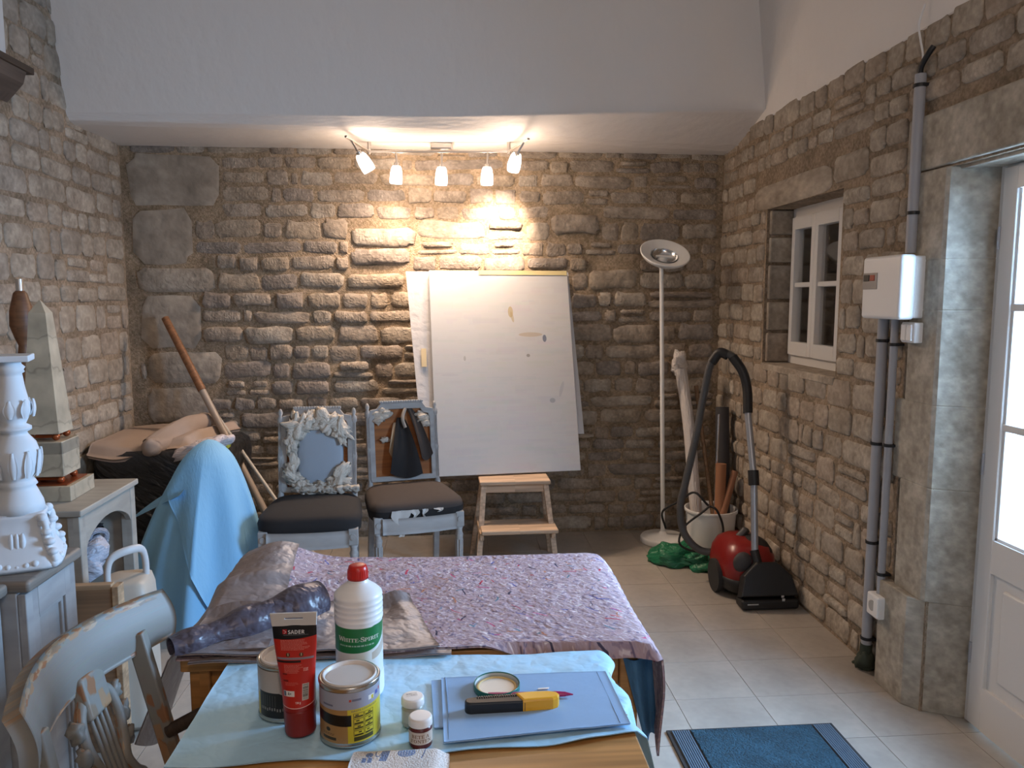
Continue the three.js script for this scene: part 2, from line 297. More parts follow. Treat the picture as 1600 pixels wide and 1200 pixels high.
// back wall
const wallBack = struct('wall_back', 'rough limestone rubble wall with sandy mortar behind the chairs', 'wall');
part('mortar', span(XL - 0.3, XO, -0.1, HT + 0.05, ZB - 0.3, ZB), M.mortarBack, wallBack);
layStones(wallBack, {
  seed: 11, u0: XL + 0.05, u1: XR - 0.03, v0: 0, v1: HS + 0.02, course: [0.075, 0.125], length: [0.11, 0.30], joint: 0.021, split: 0.12, proud: [0.016, 0.038], tilt: 0.03, lift: (v) => (v > 1.72 ? 0.55 : 0.9),
  shapes: ROUGH, mats: M.stoneBack, neatMat: M.stoneBack[2], turn: 0, place: (u, v) => [u, v, ZB - 0.004], seen: (u, v) => (v < 0.35 ? 0.4 : 1),
  given: [[-1.92, -1.40, 2.08, 2.37, 0.016, 1], [-1.91, -1.57, 1.73, 2.05, 0.018, 1], [-1.90, -1.45, 1.56, 1.70, 0.024, 1], [-1.89, -1.55, 1.22, 1.53, 0.018, 1], [-1.86, -1.43, 1.00, 1.19, 0.024, 1], [-1.88, -1.52, 0.76, 0.97, 0.02, 1],
    [-0.62, -0.24, 1.84, 1.95, 0.03, 0], [-0.62, -0.27, 1.73, 1.82, 0.03, 0], [0.62, 0.92, 1.92, 2.04, 0.03, 0], [0.86, 1.16, 1.58, 1.70, 0.03, 0]],
});
// left wall
const wallLeft = struct('wall_left', 'pale limestone block wall with tan pointing beside the obelisk', 'wall');
part('mortar', span(XL - 0.3, XL, -0.1, HT + 0.05, ZB, ZF + 0.2), M.mortarSide, wallLeft);
layStones(wallLeft, {
  seed: 23, u0: 2.75, u1: 4.83, v0: 0.3, v1: 3.35, course: [0.10, 0.155], length: [0.12, 0.27], joint: 0.02, split: 0.03, proud: [0.012, 0.024], tilt: 0.02,
  shapes: NEAT, mats: M.stoneSide, turn: Math.PI / 2, place: (u, v) => [XL - 0.004, v, -u], seen: (u, v) => (u > 3.5 ? 1 : 0.3) * (v > 2.42 && u > 4.25 ? 0.02 : 1),
  gaps: [[3.42, 3.72, 2.40, 2.62]],
});
// right wall with the window recess and the door opening
const wallRight = struct('wall_right', 'limestone rubble wall with the small window and the glazed door', 'wall');
const WZ0 = -4.14, WZ1 = -3.315, WY0 = 1.167, WY1 = 2.0, DZ0 = -2.57, DZ1 = -1.60, DY1 = 1.97;
part('mortar', [
  span(XR, XO, -0.1, HR, ZB - 0.3, WZ0), span(XR, XO, -0.1, WY0, WZ0, WZ1), span(XR, XO, WY1, HR, WZ0, WZ1), span(XR, XO, -0.1, HR, WZ1, DZ0),
  span(XR, XO, DY1, HR, DZ0, DZ1), span(XR, XO, -0.1, HR, DZ1, ZF + 0.2),
  extrude([[XR, -WZ1], [XO, -WZ1], [XO, -WZ1 + 0.2]], WY1 - WY0).rotateX(-Math.PI / 2).translate(0, WY0, 0),
].map((g) => boxUV(g)), M.mortarSide, wallRight);
layStones(wallRight, {
  seed: 37, u0: -4.84, u1: -2.0, v0: 0, v1: HR, course: [0.085, 0.135], length: [0.10, 0.23], joint: 0.02, split: 0.04, proud: [0.012, 0.026], tilt: 0.03,
  shapes: NEAT, mats: M.stoneSide, turn: -Math.PI / 2, place: (u, v) => [XR + 0.004, v, u], seen: (u) => (u > -2.4 ? 0.4 : 1),
  gaps: [[WZ0 - 0.01, WZ1 + 0.01, WY0 - 0.01, WY1 + 0.01], [-2.80, DZ1, 0, DY1], [-2.84, -1.9, DY1, 2.17]],
  given: [[-4.30, -3.42, 2.005, 2.125, 0.02, 1], [-3.40, -3.12, 2.03, 2.14, 0.022, 1]],
});
// smooth dressed stones round the door: wall face, splayed reveal and lintel
const joints = [0.0, 0.42, 0.84, 1.14, 1.478, 1.655, 1.97];
for (let k = 0; k < joints.length - 1; k++) {
  const z0 = k % 2 ? -2.745 : -2.80, x0 = k === 0 ? XR - 0.045 : XR - 0.018, c = k === 0 ? 0.05 : 0.012;
  const g = extrude([[x0, -z0], [x0 + 0.004, 2.575 + c], [x0 + c, 2.572], [1.845, 2.505], [XO, 2.50], [XO, -z0]], joints[k + 1] - joints[k] - 0.008, 0.006).rotateX(-Math.PI / 2).translate(0, joints[k] + 0.004, 0);
  part('dressed_stone', boxUV(g), M.ashlar, wallRight);
}
part('lintel', bx(0.06, 0.195, 1.1, XR + 0.012, DY1 + 0.105, -2.27, 0.01), M.ashlar, wallRight);
part('lintel', span(XR + 0.02, XO, DY1 - 0.012, DY1 + 0.02, DZ0, DZ1, 0.004), M.ashlar, wallRight);
part('window_sill', span(XR - 0.012, XO, WY0 - 0.04, WY0, WZ0, WZ1, 0.008), M.stoneSide[0], wallRight);
for (const [y0, y1] of [[1.17, 1.33], [1.345, 1.50], [1.515, 1.70], [1.715, 1.85], [1.865, 1.995]]) part('reveal_stone', bx(0.15, y1 - y0, 0.03, 1.80, (y0 + y1) / 2, WZ0 + 0.006, 0.01), M.stoneSide[Math.floor(rnd() * 5)], wallRight);
// wall behind the camera, with the second window
const wallFront = struct('wall_front', 'plain plastered wall on the side facing the back wall', 'wall');
part('plaster', [span(XL - 0.3, 0.4, -0.1, HT, ZF, ZF + 0.2), span(1.4, XO, -0.1, HT, ZF, ZF + 0.2), span(0.4, 1.4, -0.1, 1.05, ZF, ZF + 0.2), span(0.4, 1.4, 2.15, HT, ZF, ZF + 0.2)], M.plaster, wallFront);
// floor slab and tiles
const floor = struct('floor', 'pale grey beige floor of square tiles with thin joints', 'floor');
part('floor_slab', span(XL - 0.3, XO + 0.02, -0.16, -0.004, ZB - 0.3, ZF + 0.2), M.slab, floor);
{
  const tw = 0.315, tl = 0.295, g = bx(tw - 0.002, 0.012, tl - 0.002, 0, -0.006, 0, 0.0008, 1); let n = 0;
  for (let i = -10; i < 6; i++) for (let j = 0; j < 22; j++) {
    const x0 = 1.147 - tw + i * tw + tw / 2 - 0.0, x = 1.147 + (i - 3) * tw + tw / 2, z = -2.717 - 8 * tl + j * tl + tl / 2;
    if (x - tw / 2 > XR + 0.2 || x + tw / 2 < XL - 0.05 || z > 0.7) continue;
    const m = new THREE.Mesh(g, M.tile[(i * 7 + j * 5 + 100) % 3]); m.name = 'tile'; m.position.set(x, 0, z); m.receiveShadow = m.castShadow = true; floor.add(m); n++;
  }
  console.log('tiles', n);
}
// ceiling: flat strip over the rail light, the steep plastered face in front of it, the slope over the right wall, the top
const ceiling = struct('ceiling', 'white plastered ceiling with a steep face above the rail light', 'ceiling');
const PL = [[-4.30, 2.42], [-4.245, 2.432], [-4.225, 2.47], [-4.12, 2.97], [-3.97, HT]], PR = [[-4.72, 2.415], [-4.60, 2.43], [-4.18, 2.54], [-4.12, 3.07], [-4.05, HT]];
function bulk(u, v) { const x = lerp(XL - 0.1, XR + 0.14, u), k = clamp((x - XL) / (XR - XL)), q = v * (PL.length - 1), i = Math.min(PL.length - 2, Math.floor(q)), t = q - i, w = smooth(0.45, 1, k) * 0.72 + k * 0.28; const [zl, hl] = [lerp(PL[i][0], PL[i + 1][0], t), lerp(PL[i][1], PL[i + 1][1], t)], [zr, hr] = [lerp(PR[i][0], PR[i + 1][0], t), lerp(PR[i][1], PR[i + 1][1], t)]; return [x, lerp(hl, hr, w), lerp(zl, zr, w)]; }
part('steep_face', sheet(40, 32, bulk, 0, 4, 1.5), M.plaster, ceiling);
part('soffit', sheet(40, 4, (u, v) => { const [x, y, z] = bulk(u, 0); return [x, y, lerp(ZB - 0.02, z, v)]; }, 0, 4, 0.6), M.plaster, ceiling);
part('slope', boxUV(extrude([[XR - 0.005, HR - 0.03], [XR + 0.02, HR - 0.05], [XO, HR - 0.05], [XO, HT], [1.47, HT], [1.61, 3.1]], 7.3)).translate(0, 0, ZB - 0.25), M.plaster, ceiling);
part('top', span(XL - 0.3, XO, HT - 0.01, HT + 0.12, ZB - 0.3, ZF + 0.2), M.plaster, ceiling);

// small window in its recess, shutters closed behind the panes
const window1 = struct('window_1', 'small white casement window with dark panes in the stone recess', 'window');
{
  const x = 1.90, f = (y0, y1, z0, z1, d = 0.05, dx = 0) => span(x - d + dx, x + dx, y0, y1, z0, z1, 0.006);
  part('window_frame', frameYZ(x - 0.05, x, WY0, WY1, -4.125, -3.50, 0.035, 0.06, 0.06), M.joinery, window1);
  for (const [a, b] of [[-4.09, -3.825], [-3.825, -3.545]]) {
    const sash = part('sash', frameYZ(x - 0.07, x - 0.025, 1.215, 1.95, a, b - 0.001, 0.036, 0.065, 0.07), M.joinery, window1);
    part('glazing_bar', f(1.578, 1.604, a + 0.03, b - 0.03, 0.03, -0.03), M.joinery, sash);
    for (const [y0, y1] of [[1.285, 1.58], [1.602, 1.885]]) part('pane', span(x - 0.045, x - 0.041, y0 - 0.005, y1 + 0.005, a + 0.03, b - 0.03), M.glass, sash);
  }
  const dark = mat(rgb(0.035, 0.032, 0.03), 0.8, { map: T.wood });
  for (let k = 0; k < 5; k++) part('shutter_board', span(XO - 0.03, XO - 0.005, WY0 - 0.05, WY1 + 0.05, -4.20 + k * 0.15, -4.055 + k * 0.15, 0.004), dark, window1);
}
// glazed door, set back in the opening
const door1 = struct('door_1', 'white wooden door with three rows of panes and a lower panel', 'door');
{
  const x = 1.87, w = 0.046, z0 = -2.475, z1 = -1.645, y0 = 0.015, y1 = 1.95, st = 0.068;
  part('door_frame', [span(x - 0.03, XO - 0.01, 0, DY1, -2.52, z0 - 0.003, 0.005), span(x - 0.03, XO - 0.01, 0, DY1, z1 + 0.003, -1.60, 0.005), span(x - 0.03, XO - 0.01, y1 + 0.003, DY1 + 0.01, z0 - 0.002, z1 + 0.002, 0)], M.joinery, door1);
  const leaf = part('leaf', [...frameYZ(x - w, x, y0, y1, z0, z1, st, 0.075, 0.155), span(x - w + 0.001, x - 0.001, 0.585, 0.70, z0 + st - 0.001, z1 - st + 0.001)], M.joinery, door1);
  part('panel', [span(x - w + 0.014, x - 0.01, 0.16, 0.60, z0 + 0.05, z1 - 0.05, 0.004), span(x - w + 0.004, x - 0.012, 0.215, 0.545, z0 + 0.12, z1 - 0.12, 0.012)], M.joinery, leaf);
  part('glazing_bead', [span(x - w + 0.008, x - 0.01, 0.695, 0.712, z0 + st - 0.002, z1 - st, 0.003), span(x - w + 0.008, x - 0.01, 0.70, 1.88, z0 + st - 0.002, z0 + st + 0.012, 0.003)], M.joinery, leaf);
  for (const y of [1.09, 1.49]) part('glazing_bar', span(x - w + 0.006, x - 0.006, y - 0.013, y + 0.013, z0 + st - 0.004, z1 - st + 0.004, 0.004), M.joinery, leaf);
  part('glazing_bar', span(x - w + 0.006, x - 0.006, 0.70, 1.88, -2.073, -2.047, 0.004), M.joinery, leaf);
  for (const [a, b] of [[0.70, 1.078], [1.102, 1.478], [1.502, 1.876]]) for (const [c, d] of [[z0 + st, -2.073], [-2.047, z1 - st]]) part('pane', span(x - 0.026, x - 0.022, a, b, c, d), M.glass, leaf);
  for (const y of [0.27, 0.95, 1.72]) part('hinge', cyl(0.005, 0.005, 0.075, x - w - 0.002, y, z0 - 0.002, 12), M.pipe, leaf, 'small metal hinge');
  part('handle', [bx(0.012, 0.20, 0.036, x - w - 0.005, 1.0, z1 - 0.035, 0.004), bar(V(x - w, 1.02, z1 - 0.035), V(x - w - 0.05, 1.02, z1 - 0.035), 0.008), bar(V(x - w - 0.05, 1.02, z1 - 0.03), V(x - w - 0.05, 1.02, z1 - 0.15), 0.009)], M.nickel, leaf, 'metal lever handle');
}
const window2 = struct('window_2', 'white framed window in the plastered wall', 'window');
{
  const z = ZF + 0.1, f = (x0, x1, y0, y1) => span(x0, x1, y0, y1, z - 0.03, z + 0.03, 0.005);
  part('window_frame', [f(0.451, 1.349, 1.05, 1.10), f(0.451, 1.349, 2.10, 2.15), f(0.4, 0.45, 1.05, 2.15), f(1.35, 1.4, 1.05, 2.15), f(0.87, 0.93, 1.101, 2.099)], M.joinery, window2);
  for (const [a, b] of [[0.45, 0.87], [0.93, 1.35]]) part('pane', span(a, b, 1.10, 2.10, z - 0.002, z + 0.002), M.glass, window2);
}
function loftRings(rings, outline, n = 40, capTop = true, capBottom = true) {   // rings: [y, scale, dx, dz]; outline(a) -> [x, z]
  const pos = [], uv = [], idx = [];
  rings.forEach(([y, s, dx = 0, dz = 0]) => { for (let i = 0; i < n; i++) { const [x, z] = outline(i / n * Math.PI * 2); pos.push(x * s + dx, y, z * s + dz); uv.push(x * s + y, z * s + y); } });
  for (let j = 0; j < rings.length - 1; j++) for (let i = 0; i < n; i++) { const a = j * n + i, b = j * n + (i + 1) % n, c = a + n, d = b + n; idx.push(a, c, b, b, c, d); }
  const cap = (j, flip) => { const k = pos.length / 3, [y, , dx = 0, dz = 0] = rings[j]; pos.push(dx, y, dz); uv.push(0, y); for (let i = 0; i < n; i++) { const a = j * n + i, b = j * n + (i + 1) % n; flip ? idx.push(k, a, b) : idx.push(k, b, a); } };
  if (capBottom) cap(0, true); if (capTop) cap(rings.length - 1, false);
  const g = new THREE.BufferGeometry(); g.setAttribute('position', new THREE.Float32BufferAttribute(pos, 3)); g.setAttribute('uv', new THREE.Float32BufferAttribute(uv, 2)); g.setIndex(idx); g.computeVertexNormals(); return g;
}
const superell = (a, b, p) => (t) => { const c = Math.cos(t), s = Math.sin(t); return [a * Math.sign(c) * Math.pow(Math.abs(c), 2 / p), b * Math.sign(s) * Math.pow(Math.abs(s), 2 / p)]; };

// ---------- rail light with five heads ----------
{
  const y = 2.365, c = onY(690, 232, 2.39), t = thing('rail_light', 'nickel rail light with five frosted glass heads under the ceiling strip', 'ceiling light', [0, 0, 0]);
  const A = onY(577, 237, y), B = onY(795, 237, y), A2 = onY(540, 213, 2.375), B2 = onY(826, 217, 2.375);
  part('canopy', bx(0.13, 0.045, 0.075, c.x, 2.40, c.z, 0.012), M.nickel, t);
  part('rail', [beam(A, B, 0.014, 0.012), beam(A, A2, 0.014, 0.012), beam(B, B2, 0.014, 0.012), bar(A.clone().setY(2.35), A.clone().setY(2.425), 0.010), bar(B.clone().setY(2.35), B.clone().setY(2.425), 0.010), bar(V(c.x, 2.35, c.z), V(c.x, 2.40, c.z), 0.008)], M.nickel, t);
  const glow = new THREE.MeshPhysicalMaterial({ color: 0xffffff, roughness: 0.5, emissive: new THREE.Color().setRGB(1.0, 0.94, 0.86), emissiveIntensity: 2.4, side: THREE.DoubleSide });
  const heads = [   // where it hangs on the rail, where the shade sits, what it shines at, strength
    [A2.clone().lerp(A, 0.22), [560, 238], onZ(688, 445, -4.70), 0.45, 0.95], [A.clone().lerp(B, 0.19), [620, 256], V(-0.7, 0.6, -4.5), 1.0, 1.35], [A.clone().lerp(B, 0.52), [690, 258], V(-0.25, 0.5, -4.1), 1.0, 1.4],
    [A.clone().lerp(B, 0.85), [761, 258], V(0.1, 0.3, -3.9), 1.0, 1.4], [B2.clone().lerp(B, 0.22), [808, 240], onZ(776, 362, ZB + 0.03), 4.0, 0.5]];
  for (const [p, [hx, hy], aim, k, wide] of heads) {
    const top = onZ(hx, hy, p.z), dir = aim.clone().sub(top).normalize();
    if (Math.abs(hx - 690) < 75) { dir.set(dir.x * 0.3, -1, dir.z * 0.3).normalize(); }
    const head = part('head', [bar(p.clone(), top.clone(), 0.006), bar(top.clone().addScaledVector(dir, -0.005), top.clone().addScaledVector(dir, 0.022), 0.015, 0.017)], M.nickel, t);
    const g = loftRings([[0, 0.62], [-0.012, 0.8], [-0.04, 0.93], [-0.08, 1.0], [-0.098, 0.95]], superell(0.037, 0.037, 3.2), 28, true, false);
    g.applyQuaternion(new THREE.Quaternion().setFromUnitVectors(V(0, -1, 0), dir)).translate(...top.clone().addScaledVector(dir, 0.014).toArray());
    part('lamp_shade', g, glow, head, 'glowing frosted glass shade');
    const at0 = top.clone().addScaledVector(dir, 0.06);
    const sp = new THREE.SpotLight(LAMP_COLOR, SPOT_CD * k, 0, wide, 1, 2); sp.name = 'head_spot'; sp.position.copy(top.clone().addScaledVector(dir, 0.085)); sp.target.position.copy(aim); sp.castShadow = true; sp.shadow.radius = 1.4; scene.add(sp, sp.target);
    const pl = new THREE.PointLight(LAMP_COLOR, GLOW_CD, 0, 2); pl.name = 'head_glow'; pl.position.copy(at0); pl.castShadow = true; pl.shadow.radius = 1.5; scene.add(pl);
  }
}

// pendant over the near end of the room: its warm light lies on the lids and the ceiling
{
  const t = thing('pendant_lamp', 'white glass globe pendant hanging over the near end of the room', 'pendant lamp', [0.25, 0, 0.55]);
  part('cord', bar(V(0, 2.78, 0), V(0, HT - 0.02, 0), 0.004), M.black, t); part('ceiling_rose', cyl(0.05, 0.05, 0.025, 0, HT - 0.02, 0), M.white, t); part('lamp_holder', cyl(0.022, 0.03, 0.05, 0, 2.765, 0), M.white, t);
  part('lamp_globe', at(new THREE.SphereGeometry(0.11, 32, 20), 0, 2.64, 0), new THREE.MeshPhysicalMaterial({ color: 0xffffff, roughness: 0.5, emissive: new THREE.Color().setRGB(1.0, 0.84, 0.66), emissiveIntensity: 1.2 }), t, 'glowing white glass globe');
  const l = new THREE.PointLight(LAMP_COLOR, PENDANT_CD, 0, 2); l.name = 'pendant_light'; l.position.set(0.25, 2.64, 0.55); l.castShadow = true; l.shadow.radius = 5; scene.add(l);
}
// ---------- the two stripped chairs ----------
const orange = mat(rgb(0.42, 0.15, 0.035), 0.7, { map: T.wood }), wadding = mat(rgb(0.78, 0.69, 0.58), 0.98, { bumpMap: T.rough, bumpScale: 0.01 });
const blackCloth = mat(rgb(0.016, 0.014, 0.014), 0.85, { bumpMap: T.cloth, bumpScale: 0.001 }), wornCloth = mat(rgb(0.055, 0.042, 0.036), 0.9, { bumpMap: T.cloth, bumpScale: 0.001 });
const paleChair = mat(rgb(0.46, 0.445, 0.43), 0.6, { map: T.paint });
function salonChair(label, pos, turn, seatMat) {
  const t = thing('upholstered_chair', label, 'chair', pos, turn, 'two stripped chairs by the back wall'); t.scale.set(0.97, 1.06, 1.0);
  const legP = [[0.0001, 0], [0.011, 0], [0.012, 0.03], [0.019, 0.29], [0.022, 0.305], [0.017, 0.315], [0.017, 0.33], [0.023, 0.345], [0.0001, 0.346]];
  for (const s of [-1, 1]) {
    const flutes = []; for (let k = 0; k < 8; k++) { const a = k / 8 * 6.283; flutes.push(bar(V(s * 0.212 + Math.cos(a) * 0.012, 0.04, 0.205 + Math.sin(a) * 0.012), V(s * 0.212 + Math.cos(a) * 0.0185, 0.28, 0.205 + Math.sin(a) * 0.0185), 0.0035, 0.0045, 6)); }
    part('leg', [at(lathe(legP, 20), s * 0.212, 0, 0.205), bx(0.046, 0.075, 0.046, s * 0.212, 0.383, 0.205, 0.004), at(new THREE.CylinderGeometry(0.014, 0.014, 0.006, 12).rotateX(Math.PI / 2), s * 0.212, 0.385, 0.23), ...flutes], paleChair, t);
    part('leg', beam(V(s * 0.19, 0.0, -0.265), V(s * 0.187, 0.43, -0.205), 0.034, 0.034, 0.006), paleChair, t);
  }
  part('seat_frame', [sheet(16, 4, (u, v) => [lerp(-0.19, 0.19, u), lerp(0.345, 0.412, v), 0.215 + 0.018 * Math.sin(u * Math.PI) + 0.006 * Math.sin(v * Math.PI)], 0.022, 0.4, 0.06), beam(V(-0.2, 0.38, 0.2), V(-0.188, 0.38, -0.21), 0.024, 0.06), beam(V(0.2, 0.38, 0.2), V(0.188, 0.38, -0.21), 0.024, 0.06), bx(0.38, 0.06, 0.024, 0, 0.38, -0.205, 0.004)], paleChair, t);
  const trap = (a) => { const [x, z] = superell(0.238, 0.235, 5)(a); return [x * (1 + z * 0.28), z]; };
  part('seat', loftRings([[0.392, 0.96], [0.405, 1.0], [0.445, 1.02], [0.468, 0.985], [0.482, 0.90], [0.492, 0.68], [0.497, 0.35]], trap, 48), seatMat, t);
  // back, built upright and then leant
  const lean = (g) => g.rotateX(-0.17).translate(0, 0.435, -0.205);
  const rim = [[-0.158, 0.085], [0.158, 0.085], [0.158, 0.385], [0.150, 0.402], [0.122, 0.408], [0.105, 0.43], [-0.105, 0.43], [-0.122, 0.408], [-0.150, 0.402], [-0.158, 0.385]];
  const outer = [[-0.186, 0.058], [0.186, 0.058], [0.186, 0.405], [0.178, 0.43], [0.140, 0.436], [0.118, 0.462], [-0.118, 0.462], [-0.140, 0.436], [-0.178, 0.43], [-0.186, 0.405]];
  const bf = part('back_frame', [lean(boxUV(extrude(outer, 0.022, 0.004, [rim]))), lean(bx(0.25, 0.014, 0.034, 0, 0.468, 0.011, 0.005))], paleChair, t);
  const beads = []; for (let k = 0; k < 17; k++) beads.push(lean(bx(0.008, 0.012, 0.038, -0.112 + k * 0.014, 0.47, 0.011, 0.003)));
  part('carved_crest', beads, paleChair, bf);
  for (const s of [-1, 1]) {
    part('post', [lean(at(lathe([[0.016, -0.02], [0.016, 0.05], [0.011, 0.06], [0.013, 0.2], [0.017, 0.225], [0.013, 0.25], [0.011, 0.39], [0.017, 0.40], [0.017, 0.42], [0.008, 0.43], [0.013, 0.445], [0.008, 0.462], [0.0001, 0.466]], 16), s * 0.192, 0, 0.012)), ...[-0.007, 0, 0.007].map((q) => lean(bar(V(s * 0.192 + q, 0.07, 0.026), V(s * 0.192 + q, 0.39, 0.024), 0.0028, 0.0028, 6)))], paleChair, t);
  }
  part('back_lining', lean(boxUV(extrude(rim.map(([x, y]) => [x * 1.04, y * 1.0]), 0.008, 0))), orange, t, 'bare orange brown lining of the backrest');
  return { t, lean };
}
const cl = salonChair('chair with black seat and white wadding torn round its blue backrest', [-0.695, 0, -3.76], 0.06, blackCloth);
{
  const { t, lean } = cl, ring = []; seedTo(9);
  part('backrest_pad', lean(loftRings([[0.0, 1], [0.014, 0.98], [0.026, 0.86], [0.032, 0.55], [0.034, 0.2]], superell(0.125, 0.150, 4), 40).rotateX(Math.PI / 2).translate(0.012, 0.235, 0.008)), mat(rgb(0.34, 0.385, 0.44), 0.8, { bumpMap: T.cloth, bumpScale: 0.001 }), t, 'pale blue inner pad');
  for (let k = 0; k < 64; k++) {
    const a = (k + rr(-0.8, 0.8)) / 64 * Math.PI * 2, side = Math.cos(a), c = Math.abs(side) < 0.55 && Math.sin(a) < 0 ? 1 : 1;
    if (side > 0.8 && Math.sin(a) < 0.45 && Math.sin(a) > -0.5) continue;
    const [x, yq] = superell(0.137, 0.165, 3.2)(a), r = rr(0.014, 0.033) * (side < -0.3 || Math.sin(a) > 0.3 ? 1.2 : 1), q = rr(-0.018, 0.008);
    ring.push(lean(blob(r * rr(1, 1.9), r * rr(0.6, 1.0), r * 0.5, 1.1, 300 + k, 3, 2.6).rotateZ(a + 1.57 + rr(-0.9, 0.9)).translate(x * (c + q * 4) + 0.004, 0.238 + yq * (1 + q * 4), 0.032 + rr(0, 0.014))));
  }
  for (let k = 0; k < 9; k++) ring.push(blob(rr(0.022, 0.036), 0.017, 0.02, 0.9, 400 + k, 2, 2.4).translate(lerp(-0.10, 0.20, k / 8), 0.508 + rr(0, 0.01), lerp(-0.165, -0.15, k / 8)));
  part('wadding', ring, wadding, t, 'loose cream white wadding');
}
const cr = salonChair('chair with worn brown-black seat and torn cover hanging over its backrest', [-0.228, 0, -3.98], 0.24, wornCloth);
{
  const { t, lean } = cr, tuft = []; seedTo(19);
  for (const [x, y, r] of [[-0.125, 0.40, 0.026], [-0.105, 0.415, 0.024], [-0.135, 0.372, 0.022], [-0.085, 0.41, 0.02], [0.12, 0.38, 0.026], [0.135, 0.35, 0.022], [0.1, 0.40, 0.02], [-0.105, 0.275, 0.018]]) tuft.push(lean(blob(r * 1.4, r, r * 0.6, 0.9, Math.round(x * 1000 + y * 500) + 900, 2, 2.4).translate(x, y, 0.02)));
  part('wadding', tuft, wadding, t, 'white wadding left at the top of the backrest');
  const flap = (top, bl, br, bulge, n) => sheet(12, 16, (u, v) => { const w = Math.pow(v, 0.75), x = lerp(top[0] + (u - 0.5) * 0.035, lerp(bl[0], br[0], u), w), y = lerp(top[1], lerp(bl[1], br[1], u) - 0.025 * Math.sin(u * Math.PI), v); return [x, y, 0.018 + bulge * Math.sin(v * 2.2) + 0.010 * Math.sin(u * n + v * 2)]; }, 0.003, 0.2, 0.3);
  part('torn_cover', lean(flap([-0.01, 0.385], [-0.085, 0.10], [0.10, 0.09], 0.045, 7)), blackCloth, t, 'black cover fabric hanging loose');
  part('torn_cover', lean(flap([0.045, 0.43], [0.10, 0.17], [0.165, 0.19], 0.03, 5)), wornCloth, t, 'strip of dark fabric');
  part('torn_cover', lean(flap([-0.03, 0.36], [-0.085, 0.21], [-0.02, 0.17], 0.02, 4)), mat(rgb(0.42, 0.30, 0.19), 0.85), t, 'tan fabric showing under the black cover');
  part('piping', lean(tube([V(0.02, 0.43, 0.03), V(0.005, 0.40, 0.04), V(0.0, 0.37, 0.048), V(0.012, 0.33, 0.05)], 0.010, 16, 8)), mat(rgb(0.33, 0.29, 0.25), 0.9), t);
  const drip = (x, w, L) => sheet(6, 10, (u, v) => [x + (u - 0.5) * w * (1 - 0.72 * smooth(0.15, 0.6, v)) + 0.006 * Math.sin(v * 7 + x * 40), 0.452 - L * v, 0.242 + 0.008 * Math.sin(v * 3) + 0.003 * Math.sin(u * 9)], 0.003, 0.1, 0.1);
  part('wadding_tear', [drip(-0.10, 0.10, 0.125), drip(-0.03, 0.05, 0.05), drip(0.02, 0.03, 0.045), drip(0.10, 0.05, 0.02)], mat(rgb(0.5, 0.48, 0.45), 0.95), t, 'white stuffing hanging from the split front edge');
  part('black_border', loftRings([[0.404, 1.005], [0.425, 1.022], [0.447, 1.026]], (a) => { const [x, z] = superell(0.238, 0.235, 5)(a); return [x * (1 + z * 0.28), z]; }, 48, false, false), blackCloth, t);
}

// ---------- white panel on the step stool ----------
{
  const t = thing('step_stool', 'pale wooden two-step stool carrying the white panel', 'step stool', [0.338, 0, -4.30], 0.02);
  const w = 0.175;
  part('step', bx(0.40, 0.022, 0.215, 0, 0.489, -0.01, 0.006), M.paleWood, t); part('step', bx(0.42, 0.022, 0.205, 0.01, 0.255, 0.16, 0.006), M.paleWood, t);
  for (const s of [-1, 1]) {
    part('leg', beam(V(s * (w + 0.045), 0.0, 0.24), V(s * w, 0.48, 0.055), 0.03, 0.026), M.paleWood, t);
    part('leg', beam(V(s * (w + 0.06), 0.0, -0.17), V(s * w, 0.48, -0.075), 0.028, 0.026), M.paleWood, t);
    part('side_rail', beam(V(s * (w + 0.022), 0.228, 0.235), V(s * (w + 0.028), 0.228, -0.115), 0.022, 0.04), M.paleWood, t);
  }
  part('crossbar', bx(0.34, 0.045, 0.018, 0, 0.453, 0.062, 0.003), M.paleWood, t); part('crossbar', bx(0.38, 0.03, 0.018, 0, 0.225, 0.145, 0.003), M.paleWood, t); part('crossbar', bx(0.40, 0.03, 0.018, 0, 0.20, -0.125, 0.003), M.paleWood, t);
}
